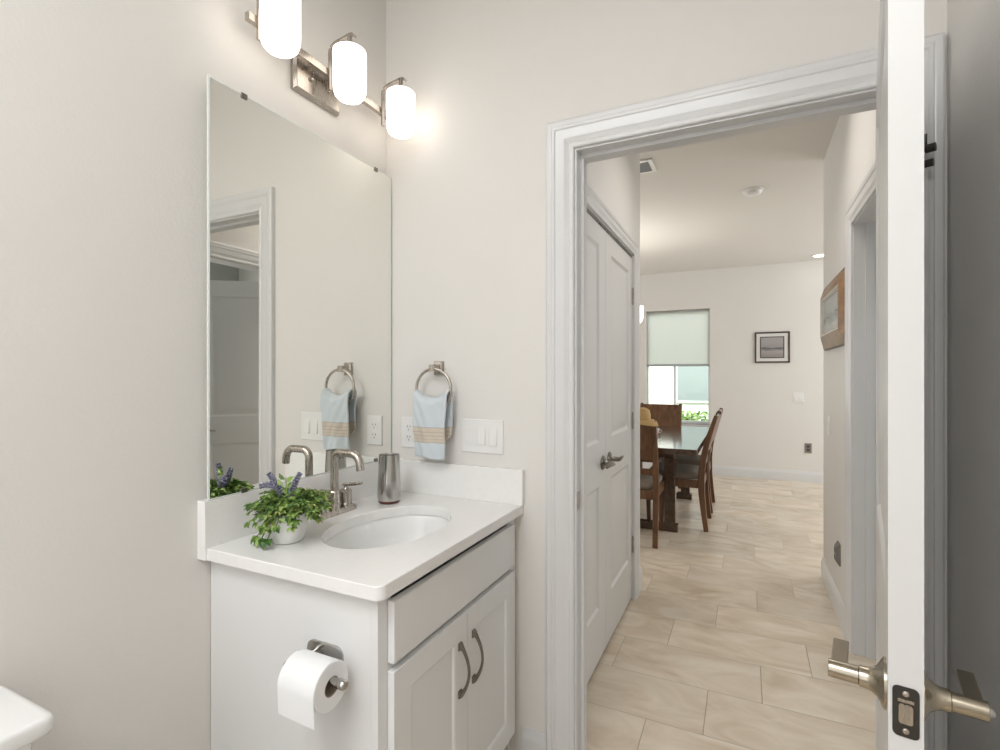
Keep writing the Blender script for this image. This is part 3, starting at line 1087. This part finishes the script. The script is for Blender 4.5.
def lavender(p0, p1, p2):
    pts = []
    for k in range(15):
        u = k / 14
        pts.append(Vector(p0) * (1 - u) ** 2 + Vector(p1) * 2 * u * (1 - u) + Vector(p2) * u * u)
    m = MB()
    for k in range(5, 15):
        T = (pts[k] - pts[k - 1]).normalized()
        a = T.orthogonal().normalized()
        b = T.cross(a)
        rad = .0085 * math.sin(PI * min(1, .25 + .75 * (k - 5) / 9.5)) + .002
        for j in range(9):
            an = 2 * PI * j / 9 + k * .7
            o = a * math.cos(an) + b * math.sin(an)
            m.lathe([(.0008, 0), (.0026, .002), (.0023, .0055), (.0006, .0075)], pts[k] + o * rad * .35, o + T * .8, 6)
    s = MB().tube(pts, .0016, 6)
    f = m.build('lavender_spike', 'lavender', t, smooth=60)
    f['label'] = 'greyish purple lavender spike'
    s.build('stalk', 'stem', f, smooth=60)


lavender(top, top + Vector((-.01, .0, .05)) + RT * .01, top + RT * .030 + Vector((0, 0, .098)))
lavender(top, top + Vector((0, 0, .085)) - RT * .012, top - RT * .070 + Vector((0, 0, .068)))
lavender(top, top + Vector((-.03, .0, .06)), top + Vector((-.058, -.01, .095)))
m = MB()
for k, (a, b) in enumerate(((0, .055), (.004, .063), (-.006, .070), (.003, .078), (-.002, .085))):
    leaf(m, top + RT * (-.006 + a) + UP * b, RT * (1 if k % 2 else -1) + UP * .9, Vector((0, -1, 0)), .024, .014)
m.tube([top, top + UP * .09 - RT * .006], .0015, 6)
m.build('leaf_sprig', 'leaf', t)

# ================================================================== mirror wall
MX = -1.235
MY0, MY1, MZ0, MZ1 = .843, 1.586, 1.0065, 2.094
t = thing('mirror', 'frameless rectangular wall mirror above the backsplash', 'mirror', (MX, (MY0 + MY1) / 2, MZ0))
MB().box(MX - .005, MX, MY0, MY1, MZ0, MZ1).build('glass', 'mirror', t, bevel=.0012)
def frame_sweep(m, u0, u1, v0, v1, prof, fn):
    loops = []
    for (u, v, su, sv) in ((u0, v0, 1, 1), (u1, v0, -1, 1), (u1, v1, -1, -1), (u0, v1, 1, -1)):
        loops.append([fn(u + su * w, v + sv * w, d) for w, d in prof])
    loops.append(loops[0])
    m.ring_loft(loops, False, False)
    return m


frame_sweep(MB(), MY0, MY1, MZ0, MZ1, [(-.0008, -.0055), (-.0008, .0002), (.0028, .0010), (.0028, -.0002), (-.0008, -.0055)], lambda a, z, d: (MX + d, a, z)).build('polished_edge', 'mirror_edge', t)['label'] = 'pale polished edge of the mirror'
MB().box(LX, MX - .005, MY0 + .03, MY1 - .03, MZ0 + .03, MZ1 - .03).build('backing', 'mirror_edge', t)
for y, z, s in ((.945, MZ1, 1), (1.495, MZ1, 1), (1.495, MZ0, -1), (.945, MZ0, -1)):
    m = MB()
    zz = z - s * .011
    m.box(MX + .0002, MX + .003, y - .009, y + .009, min(zz, z + s * .001), max(zz, z + s * .001))
    if s > 0:
        m.box(LX, MX + .003, y - .009, y + .009, z + .001, z + .003)
    m.build('mirror_clip', 'dark_nickel', t, bevel=.0008)

# vanity light
BXc = -1.214
t = thing('vanity_light', 'three-globe brushed nickel vanity light above the mirror', 'wall light', (LX, 1.2276, 2.25))
mb = MB()
o_ = [(1.128, 2.212), (1.321, 2.212), (1.321, 2.318), (1.128, 2.318)]
mb.ring_loft([[(LX, y, z) for y, z in o_], [(LX + .012, y, z) for y, z in o_],
              [(LX + .022, 1.2276 + (y - 1.2276) * .93, 2.265 + (z - 2.265) * .86) for y, z in o_]])
mb.build('backplate', 'nickel', t, bevel=.001)
MB().box(BXc - .009, BXc + .009, .938, 1.537, 2.290, 2.313).build('cross_bar', 'nickel', t, bevel=.0012)
for y in (1.19, 1.266):
    MB().cyl((LX + .020, y, 2.302), (BXc - .008, y, 2.302), .008, seg=16).build('mount_post', 'nickel', t, smooth=40)
    MB().lathe([(.007, 0), (.007, .007), (.004, .010)], (LX + .021, y, 2.266), (1, 0, 0), 14).build('screw', 'nickel', t, smooth=40)
AX = -1.120
for i, y in enumerate((.9665, 1.2310, 1.4940)):
    rb = .030
    ax_, zt = BXc + .013, 2.388
    path = [(ax_, y, 2.245), (ax_, y, zt - rb)]
    path += arc((ax_ + rb, zt - rb), rb, 180, 100, 8, lambda a, b: (a, y, b))[1:]
    path += [(AX, y, zt + .008), (AX + .012, y, zt + .007), (AX + .021, y, zt - .002)]
    a = MB().bar(path, .013, .008, (0.6, 0, 0.8)).build('arm', 'nickel', t, bevel=.001)
    m = MB().cyl((AX, y, 2.347), (AX, y, zt + .006), .0075, seg=16)
    m.lathe([(.030, 0), (.030, .004), (.016, .007), (.010, .009)], (AX, y, 2.3470), (0, 0, 1), 24)
    m.build('socket_cap', 'nickel', a, smooth=40)
    m = MB().lathe([(.0, 0), (.026, .001), (.038, .006), (.046, .015), (.0500, .028), (.0515, .046), (.0515, .148), (.0505, .153), (.048, .155), (.020, .156)],
                   (AX, y, 2.1910), (0, 0, 1), 40, False, True)
    s = m.build('glass_shade', 'shade', t, smooth=60, weld=True)
    s['label'] = 'frosted white glass shade, lit'

# ================================================================== towel wall
# towel ring
RXc, RZ = -1.018, 1.352
t = thing('towel_ring', 'brushed nickel towel ring on the wall above the backsplash', 'towel ring', (RXc, DW, RZ))
mb = MB()
sq = [(-.5, -.5), (.5, -.5), (.5, .5), (-.5, .5)]
mb.ring_loft([[(RXc + a * w, DW - d, RZ + b * h) for a, b in sq] for d, w, h in ((0, .042, .052), (.006, .042, .052), (.010, .036, .046), (.014, .022, .026), (.040, .018, .020), (.046, .024, .026), (.056, .022, .024))])
mb.build('post', 'nickel', t, bevel=.001)
RR = .0735
rc = (RXc + .005, RZ - RR - .003)
ry = DW - .048
pts = [(rc[0] + RR * math.sin(2 * PI * k / 48), ry, rc[1] + RR * math.cos(2 * PI * k / 48)) for k in range(48)]
MB().tube(pts, .0055, 12, closed=True).build('ring', 'nickel', t, smooth=60)

# hand towel, draped through the ring (object origin at its lower front edge)
TZ0 = 1.030
tw = MB()
NU, NV = 18, 46
rng = random.Random(3)
half = .0715


def tow_pt(u, s):
    """u across -1..1, s along the cloth: 0 front bottom, 1 over the ring, then down the back"""
    arcz = rc[1] - math.sqrt(max(RR ** 2 - (u * .060) ** 2, 1e-6)) + .006    # rests on the curved ring bottom
    ztop = arcz + .022
    front = (ztop - TZ0)
    back = .150
    if s < .56:
        q = s / .56
        z = TZ0 + front * q - (.005 * u + .003 * math.sin(4.5 * u)) * (1 - q)
        y = ry - .024 - .006 * math.sin(q * 2.2) - .006 * math.cos(u * 4.2 + .6) * (1 - .5 * q)
        x = rc[0] + u * half * (.90 + .10 * q) + .002 - .006 * (1 - q)
    elif s < .66:
        a = (s - .56) / .10 * PI
        y = ry - .022 * math.cos(a) - .002
        z = ztop + .014 * math.sin(a)
        x = rc[0] + u * half + .002 
    else:
        q = (s - .66) / .34
        z = ztop - back * q
        y = ry + .020 - .003 * math.sin(q * 3) + .006 * math.cos(u * 3 + 1)
        x = rc[0] + u * half * (1 - .06 * q) + .002
    y += .0022 * math.sin(9 * u + 14 * s) * math.sin(21 * s + 1.3 * u)
    x += .0018 * math.sin(17 * s)
    return (x, y, z)


grid = [[tow_pt(-1 + 2 * i / NU, j / NV) for i in range(NU + 1)] for j in range(NV + 1)]
vs = [p for r in grid for p in r]
fs = []
for j in range(NV):
    for i in range(NU):
        a = j * (NU + 1) + i
        fs.append((a, a + 1, a + NU + 2, a + NU + 1))
tw.add(vs, fs)
twr = thing('hand_towel', 'pale blue hand towel with beige striped band hanging from the ring', 'towel', (rc[0], ry, TZ0))
o = tw.build('cloth', 'towel', twr, smooth=80)
sm = o.modifiers.new('thick', 'SOLIDIFY')
sm.thickness = .009
sm.offset = 0
sb = o.modifiers.new('soft', 'SUBSURF')
sb.levels = 1
sb.render_levels = 2


def plate(t, cx, w, z0, z1, fn):
    """wall plate: pillow-edged rectangle; fn(a, z, depth) -> point"""
    zc, h = (z0 + z1) / 2, z1 - z0
    m = MB()
    m.ring_loft([[fn(cx + a * w * k, zc + b * h * k2, d) for a, b in sq] for d, k, k2 in ((0, 1, 1), (.0035, 1, 1), (.0055, 1 - .006 / w, 1 - .006 / h))])
    return m.build('cover_plate', 'plastic', t, bevel=.0012)


def decora(t, cx, zc, fn, tilt=1, w=.033, h=.067, toggle=True):
    m = MB()
    m.prism(rrect(cx, zc, w, h, .002, 3), fn, .0050, .0062)
    sw = m.build('switch_frame', 'plastic', t)
    a = MB()
    hw, hh = w * .42, h * .44
    d0, d1 = (.0065, .0125) if tilt > 0 else (.0085, .0070)
    a.ring_loft([[fn(cx - hw, zc - hh, .005), fn(cx + hw, zc - hh, .005), fn(cx + hw, zc + hh, .005), fn(cx - hw, zc + hh, .005)],
                 [fn(cx - hw, zc - hh, d1), fn(cx + hw, zc - hh, d1), fn(cx + hw, zc + hh, d0), fn(cx - hw, zc + hh, d0)]])
    a.build('rocker', 'plastic', sw, bevel=.0008)


def duplex(t, cx, zc, fn):
    for dz in (.0195, -.0195):
        s = MB().prism(rrect(cx, zc + dz, .033, .029, .006, 4), fn, .0050, .0068).build('socket', 'plastic', t)
        m = MB()
        for k, hh in ((-.0062, .0085), (.0062, .007)):
            m.prism(rrect(cx + k, zc + dz + .004, .0022, hh, .0005, 2), fn, .0066, .0071)
        m.prism(rrect(cx, zc + dz - .008, .0046, .0046, .002, 3), fn, .0066, .0071)
        m.build('slot', 'slot', s)


wallY = lambda a, z, d: (a, DW - d, z)
t = thing('switch_plate', 'white triple rocker switch plate right of the towel', 'light switch', (-.838, DW, 1.11))
plate(t, -.838, .166, 1.050, 1.170, wallY)
for k, tl in ((-.046, -1), (0, 1), (.046, 1)):
    decora(t, -.838 + k, 1.110, wallY, tl)
t = thing('outlet_plate', 'white wall outlet half hidden behind the blue towel', 'outlet', (-1.152, DW, 1.108))
plate(t, -1.152, .074, 1.050, 1.167, wallY)
duplex(t, -1.152, 1.108, wallY)

# ================================================================== paper holder on the cabinet side
PYc = VY0
t = thing('toilet_paper_holder', 'polished metal toilet paper holder on the vanity side', 'paper holder', (-.86, PYc, .69))
RA = (PYc - .070, .690)       # rod axis (y, z)
mb = MB()
pl = rrect(-.861, .679, .108, .078, .022)
mb.ring_loft([[(a, PYc - .0002, b) for a, b in pl], [(a, PYc - .004, b) for a, b in pl], [(-.861 + (a + .861) * .96, PYc - .0055, .679 + (b - .679) * .95) for a, b in pl]])
mb.build('backplate', 'chrome', t, smooth=35)
mb = MB()
mb.tube([(-.893, PYc - .005, .690), (-.896, PYc - .045, .691), (-.897, PYc - .062, .691), (-.890, RA[0], RA[1]), (-.875, RA[0], RA[1])], .0065, 12)
mb.cyl((-.908, RA[0], RA[1]), (-.750, RA[0], RA[1]), .0085, seg=18)
mb.lathe([(.0085, 0), (.0105, .002), (.0105, .016), (.008, .019)], (-.756, RA[0], RA[1]), (1, 0, 0), 18)
mb.build('arm', 'chrome', t, smooth=45)
rw0, rw1, ro, ri = -.876, -.774, .0495, .0205
RC = (RA[0], RA[1] - .0118)
t = thing('toilet_paper_roll', 'white toilet paper roll on the vanity side holder', 'toilet paper', (rw0, RC[0], RC[1]))
mb = MB()
mb.lathe([(ri, 0), (ro - .002, 0), (ro, .002), (ro, rw1 - rw0 - .002), (ro - .002, rw1 - rw0), (ri, rw1 - rw0), (ri, 0)], (rw0, RC[0], RC[1]), (1, 0, 0), 48, False, False)
# loose sheet: leaves the roll at the front and hangs
prof = []
for k in range(0, 13):
    a = math.radians(90 + 8 * k)        # from the top towards the front (-Y)
    prof.append((RC[0] + (ro + .0012) * math.cos(a), RC[1] + (ro + .0012) * math.sin(a)))
for k in range(1, 9):
    prof.append((RC[0] - ro - .001 - .002 * math.sin(k / 8 * PI * .5) + .0006 * k, RC[1] - .0071 * k))
rings = []
for (yy, zz) in prof:
    rings.append([(rw0 + .0005, yy, zz), (rw1 - .0005, yy, zz - (.004 if zz < RC[1] - .05 else 0)), (rw1 - .0005, yy + .0012, zz), (rw0 + .0005, yy + .0012, zz)])
mb.ring_loft(rings)
mb.build('paper', 'paper', t, smooth=40)
MB().lathe([(ri - .0005, .0005), (ri - .0005, rw1 - rw0 - .0005), (ri - .002, rw1 - rw0 - .0005), (ri - .002, .0005), (ri - .0005, .0005)], (rw0, RC[0], RC[1]), (1, 0, 0), 36, False, False).build('core', 'card', t, smooth=50)

# ================================================================== toilet
TYc = .213
t = thing('toilet', 'white toilet against the mirror wall, tank lid at lower left corner', 'toilet', (-.95, TYc, 0))
mb = MB()
lid = rrect(-1.141, TYc, .203, .462, .018)
mb.ring_loft([[(-1.141 + (a + 1.141) * k, TYc + (b - TYc) * k, z) for a, b in lid] for z, k in ((.729, .955), (.731, .985), (.736, 1), (.752, 1), (.758, .985), (.7605, .955))])
mb.build('tank_lid', 'porcelain', t, smooth=50)
mb = MB()
tk = rrect(-1.142, TYc, .180, .425, .03)
mb.ring_loft([[(-1.142 + (a + 1.142) * k, TYc + (b - TYc) * k, z) for a, b in tk] for z, k in ((.39, .88), (.42, .93), (.60, .97), (.729, 1))])
mb.build('tank', 'porcelain', t, smooth=50)


def oval(cx, lx, ly, z, n=40, sh=0):
    return [(cx + lx * math.cos(2 * PI * k / n), TYc + ly * math.sin(2 * PI * k / n) * (1 - .10 * math.cos(2 * PI * k / n)), z) for k in range(n)]


mb = MB()
mb.ring_loft([oval(-.83, .20, .115, 0), oval(-.83, .20, .115, .03), oval(-.82, .17, .095, .12), oval(-.80, .20, .13, .24), oval(-.785, .245, .175, .35), oval(-.785, .255, .185, .385),
              oval(-.785, .255, .185, .40), oval(-.78, .19, .125, .40), oval(-.78, .17, .11, .30), oval(-.80, .09, .07, .22)])
mb.box(-1.20, -.98, TYc - .10, TYc + .10, .22, .39)
mb.build('bowl', 'porcelain', t, smooth=50)
mb = MB().ring_loft([oval(-.785, .258, .188, .4005), oval(-.785, .262, .192, .41), oval(-.785, .260, .190, .425), oval(-.785, .24, .175, .432)])
mb.build('seat', 'porcelain', t, smooth=50)
MB().tube([(-1.052, TYc - .16, .69), (-1.040, TYc - .16, .69), (-1.036, TYc - .15, .69), (-1.036, TYc - .08, .683)], .006, 10).build('flush_lever', 'chrome', t, smooth=50)

# ================================================================== hall: right wall
hallX = lambda a, z, d: (HX - d, a, z)
py0, py1, pz0, pz1 = 2.985, 3.785, 1.485, 1.868
t = thing('framed_picture', 'wide golden wood picture frame on the right hall wall', 'picture', (HX, (py0 + py1) / 2, (pz0 + pz1) / 2))


frame_sweep(MB(), py0, py1, pz0, pz1, [(0, 0), (0, .014), (.006, .018), (.066, .040), (.073, .042), (.078, .040), (.078, 0), (0, 0)], hallX).build('frame', 'gold_wood', t, smooth=30)
frame_sweep(MB(), py0 - .004, py1 + .004, pz0 - .004, pz1 + .004, [(0, 0), (0, .013), (.004, .0155), (.004, 0), (0, 0)], hallX).build('outer_edge', 'dark_frame', t, smooth=30)['label'] = 'dark outer edge of the frame'
frame_sweep(MB(), py0 + .078, py1 - .078, pz0 + .078, pz1 - .078, [(0, 0), (0, .040), (.005, .041), (.014, .032), (.016, .026), (.016, 0), (0, 0)], hallX).build('inner_lip', 'silver', t, smooth=30)['label'] = 'silver inner lip'
MB().box(HX - .026, HX - .020, py0 + .092, py1 - .092, pz0 + .092, pz1 - .092).build('picture_print', 'art_hall', t)
# rocker switch
t = thing('wall_switch', 'white light switch on right hall wall below the wooden picture', 'light switch', (HX, 3.66, 1.03))
plate(t, 3.66, .072, .962, 1.078, hallX)
decora(t, 3.66, 1.02, hallX)
# grey outlet
t = thing('wall_outlet', 'dark grey outlet low on the right hall wall', 'outlet', (HX, 3.30, .35))
m = MB()
m.ring_loft([[hallX(3.30 + a * .078 * k, .352 + b * .118 * k, d) for a, b in sq] for d, k in ((0, 1), (.006, 1), (.010, .9), (.022, .62))])
m.build('cover_plate', 'plastic_grey', t, bevel=.001)
m = MB()
for dz in (.02, -.02):
    m.prism(rrect(3.30, .352 + dz, .03, .026, .005, 4), hallX, .021, .0235)
m.build('socket', 'slot', t)

# ================================================================== dining far wall
farY = lambda a, z, d: (a, FY - d, z)
fx0, fx1, fz0, fz1 = .112, .508, 1.482, 1.876
t = thing('framed_seascape', 'small dark framed grey seascape with white mat on the far wall', 'picture', ((fx0 + fx1) / 2, FY, (fz0 + fz1) / 2))
frame_sweep(MB(), fx0, fx1, fz0, fz1, [(0, 0), (0, .018), (.016, .018), (.020, .012), (.020, 0), (0, 0)], farY).build('frame', 'dark_frame', t, smooth=30)
MB().box(fx0 + .019, fx1 - .019, FY - .009, FY - .002, fz0 + .019, fz1 - .019).build('mat', 'mat_board', t)['label'] = 'white mat board'
frame_sweep(MB(), fx0 + .062, fx1 - .062, fz0 + .060, fz1 - .060, [(0, .009), (0, .013), (.011, .013), (.011, .009), (0, .009)], farY).build('inner_frame', 'dark_frame', t, smooth=30)
MB().box(fx0 + .07, fx1 - .07, FY - .012, FY - .0095, fz0 + .068, fz1 - .068).build('picture_print', 'art_far', t)
t = thing('wall_switch', 'white switch plate on the far wall below the seascape', 'light switch', (.60, FY, 1.04))
plate(t, .60, .115, .985, 1.105, farY)
decora(t, .577, 1.045, farY)
decora(t, .623, 1.045, farY)
t = thing('wall_outlet', 'dark grey outlet low on the far dining wall', 'outlet', (.705, FY, .42))
m = MB()
m.ring_loft([[farY(.705 + a * .074 * k, .42 + b * .122 * k, d) for a, b in sq] for d, k in ((0, 1), (.006, 1), (.009, .93))])
m.build('cover_plate', 'plastic_grey', t, bevel=.001)
m = MB()
for dz in (.022, -.022):
    m.prism(rrect(.705, .42 + dz, .034, .03, .006, 4), farY, .0088, .0115)
m.build('socket', 'slot', t)

# ================================================================== ceiling things
t = thing('air_vent', 'small white air vent in the hall ceiling', 'vent', (-.70, 3.50, CZ))
m = MB()
vx0, vx1, vy0, vy1 = -.85, -.545, 3.40, 3.62
for b in ((vx0, vx0 + .03, vy0, vy1), (vx1 - .03, vx1, vy0, vy1), (vx0 + .03, vx1 - .03, vy0, vy0 + .03), (vx0 + .03, vx1 - .03, vy1 - .03, vy1)):
    m.box(*b, CZ - .010, CZ)
m.build('frame', 'plastic', t, bevel=.003)
m = MB()
for k in range(9):
    y = vy0 + .04 + k * .0175
    m.add([(vx0 + .03, y, CZ - .002), (vx1 - .03, y, CZ - .002), (vx1 - .03, y + .012, CZ - .011), (vx0 + .03, y + .012, CZ - .011)], [(0, 1, 2, 3)])
m.box(vx0 + .03, vx1 - .03, vy0 + .03, vy1 - .03, CZ - .0015, CZ - .0005)
m.build('louvre', 'rail', t)['label'] = 'grey louvres of the vent'
t = thing('smoke_detector', 'round white smoke detector on the hall ceiling', 'smoke detector', (.055, 4.33, CZ))
MB().lathe([(.075, 0), (.075, -.008), (.070, -.012)], (.055, 4.33, CZ), (0, 0, 1), 36).build('base', 'plastic', t, smooth=40)
MB().lathe([(.062, -.012), (.058, -.028), (.048, -.036), (.010, -.039)], (.055, 4.33, CZ), (0, 0, 1), 36).build('cover', 'plastic', t, smooth=40)
t = thing('downlight', 'lit recessed downlight in the far dining ceiling', 'ceiling light', (.80, 7.02, CZ))
MB().lathe([(.095, 0), (.095, -.005), (.072, -.009), (.072, -.003)], (.80, 7.02, CZ), (0, 0, 1), 36, False, False).build('trim_ring', 'plastic', t, smooth=40)
MB().lathe([(.072, -.004), (.04, -.006), (.004, -.0065)], (.80, 7.02, CZ), (0, 0, 1), 36).build('lens', 'downlight', t, smooth=40)

# chandelier over the table (mostly behind the closet wall)
hx, hy = -1.212, 5.20
t = thing('chandelier', 'dining chandelier glass shade just showing past the closet wall', 'chandelier', (hx, hy, CZ))
MB().lathe([(.065, 0), (.065, -.02), (.02, -.035)], (hx, hy, CZ), (0, 0, 1), 28).build('canopy', 'nickel', t, smooth=40)
m = MB().cyl((hx, hy, 1.78), (hx, hy, CZ - .03), .008, seg=14)
m.lathe([(.008, 0), (.028, .03), (.028, .07), (.010, .10)], (hx, hy, 1.76), (0, 0, 1), 24)
m.build('stem', 'nickel', t, smooth=40)
for k in range(5):
    a = 2 * PI * k / 5
    dx, dy = math.cos(a), math.sin(a)
    pts = [(hx + dx * r, hy + dy * r, z) for r, z in ((.02, 1.80), (.08, 1.765), (.16, 1.76), (.215, 1.775), (.24, 1.81), (.24, 1.83))]
    m = MB().tube(pts, .006, 10)
    m.lathe([(.012, 0), (.034, .008), (.036, .03), (.02, .034)], (hx + dx * .24, hy + dy * .24, 1.825), (0, 0, 1), 20)
    ar = m.build('arm', 'nickel', t, smooth=45)
    m = MB().lathe([(.030, 0), (.044, .012), (.052, .04), (.056, .16), (.053, .16), (.048, .04), (.02, .008)], (hx + dx * .24, hy + dy * .24, 1.858), (0, 0, 1), 28)
    m.build('glass_shade', 'shade_far', ar, smooth=50)
    lamp('chandelier_bulb', 'POINT', (hx + dx * .24, hy + dy * .24, 1.998), 3.4, (1, .96, .92), .025)

# ================================================================== dining set
tx0, tx1, ty0, ty1, tz = -1.42, -.335, 4.20, 6.10, .745
t = thing('dining_table', 'dark brown wooden dining table with glossy top', 'table', ((tx0 + tx1) / 2, (ty0 + ty1) / 2, 0))
o_ = rrect((tx0 + tx1) / 2, (ty0 + ty1) / 2, tx1 - tx0, ty1 - ty0, .02)
MB().prism(o_, lambda a, b, d: (a, b, d), tz - .05, tz).build('tabletop', 'table', t, bevel=.004)
for yy in (4.53, 5.77):
    MB().box(-1.22, -.535, yy - .04, yy + .04, tz - .12, tz - .051).build('trestle_rail', 'table', t, bevel=.004)
    MB().box(-1.245, -.510, yy - .043, yy + .043, 0, .06).build('foot', 'table', t, bevel=.004)
    for xx in (-.575, -1.18):
        MB().box(xx - .045, xx + .045, yy - .042, yy + .042, .06, tz - .12).build('leg', 'table', t, bevel=.004)
MB().box(-.91, -.85, 4.58, 5.72, .20, .30).build('stretcher', 'table', t, bevel=.004)


def make_chair(label, group):
    r = thing('dining_chair', label, 'chair', (0, 0, 0), 0, group)
    hwid = .222
    for s in (-1, 1):
        pts = [(s * hwid, -.275, 0), (s * hwid, -.255, .15), (s * hwid, -.238, .32), (s * hwid, -.235, .47), (s * hwid, -.248, .60), (s * hwid, -.282, .76), (s * hwid, -.325, .90), (s * hwid, -.352, .985)]
        MB().bar(pts, [.040, .040, .042, .042, .040, .038, .036, .034], [.036, .042, .050, .054, .050, .044, .036, .030], (0, 1, 0)).build('leg', 'chair', r, bevel=.004, local=True)
        MB().bar([(s * .20, .20, 0), (s * .20, .205, .20), (s * .20, .205, .43)], [.030, .036, .042], [.030, .036, .042], (0, 1, 0)).build('leg', 'chair', r, bevel=.004, local=True)
    # seat rails
    m = MB().box(-.18, .18, .190, .215, .36, .43).box(-.20, .20, -.250, -.225, .36, .43)
    for s in (-1, 1):
        m.box(s * .215 - .012, s * .215 + .012, -.21, .185, .36, .43)
    m.build('seat_frame', 'chair', r, bevel=.003, local=True)
    # cushion
    m = MB()
    cu = rrect(0, -.005, .425, .445, .05)
    m.ring_loft([[(a * k, b * k, z) for a, b in cu] for z, k in ((.431, .97), (.445, 1.0), (.465, 1.0), (.482, .96), (.492, .86), (.496, .5))])
    m.build('seat', 'cushion', r, smooth=60, local=True)

    def curved(z0, z1, y0, y1, thick, bow):
        n = 10
        rings = []
        for k in range(n + 1):
            x = -.204 + .408 * k / n
            by = -bow * (1 - (x / .204) ** 2)
            rings.append([(x, y0 + by - thick / 2, z0 + .012 * (1 - (x / .204) ** 2)), (x, y0 + by + thick / 2, z0 + .012 * (1 - (x / .204) ** 2)), (x, y1 + by + thick / 2, z1), (x, y1 + by - thick / 2, z1)])
        return MB().ring_loft(rings)
    curved(.665, .975, -.262, -.346, .018, .022).build('backrest', 'chair', r, bevel=.004, smooth=30, local=True)
    curved(.545, .600, -.243, -.247, .018, .015).build('back_rail', 'chair', r, bevel=.003, smooth=30, local=True)
    return r


G = 'dining chairs around the wooden table'
ch = make_chair('dining chair at the near end of the table, straw hat on its back', G)
ch.location = (-.842, 4.295, 0)
for x, y, rz, lb in ((-.570, 4.85, PI / 2, 'dining chair on the right side of the table, the nearer one'),
                     (-.570, 5.50, PI / 2, 'dining chair on the right side of the table, the farther one'),
                     (-.910, 5.985, PI, 'dining chair at the far end of the table under the window'),
                     (-1.185, 4.85, -PI / 2, 'dining chair on the left side of the table, half hidden by near chair')):
    c = copy_tree(ch)
    c.location = (x, y, 0)
    c.rotation_euler = (0, 0, rz)
    c['label'] = lb

# straw hat on the near chair's back
t = thing('straw_hat', 'small straw hat resting on the near chair back', 'hat', (-.70, 3.955, .985))
m = MB().lathe([(.062, .0), (.060, .045), (.050, .078), (.026, .092), (.002, .095)], (-.705, 3.955, .985), (0.05, -.1, 1), 30, False, True)
m.build('crown', 'straw', t, smooth=60)
m = MB()
rings = []
for r_, dz in ((.060, .002), (.085, .004), (.105, -.006), (.118, -.026), (.1175, -.029), (.104, -.009), (.085, .001), (.060, -.001)):
    rings.append([(-.705 + r_ * math.cos(2 * PI * k / 36), 3.955 + r_ * .8 * math.sin(2 * PI * k / 36), .985 + dz * (1 + .5 * math.cos(2 * PI * k / 36))) for k in range(36)])
rings.append(rings[0])
m.ring_loft(rings, False, False)
m.build('brim', 'straw', t, smooth=60)
# cup on the table
t = thing('cup', 'small white cup on the dining table', 'cup', (-.790, 5.15, tz))
MB().lathe([(.022, 0), (.024, .004), (.034, .03), (.037, .06), (.034, .06), (.031, .03), (.018, .008)], (-.79, 5.15, tz), (0, 0, 1), 24).build('bowl', 'porcelain', t, smooth=50)
MB().tube([(-.757, 5.15, tz + .048), (-.738, 5.15, tz + .045), (-.735, 5.15, tz + .03), (-.747, 5.15, tz + .018), (-.760, 5.15, tz + .02)], .004, 8).build('handle', 'porcelain', t, smooth=50)
# bent hook over the right-hand chair back
m = MB().tube([(-.232, 4.86, .945), (-.228, 4.86, .985), (-.215, 4.86, 1.006), (-.196, 4.86, 1.000), (-.190, 4.86, .985)], .0055, 10)
tag(m.build('hook', 'black', smooth=50), 'black bent hook over the right-hand chair back', 'hook')
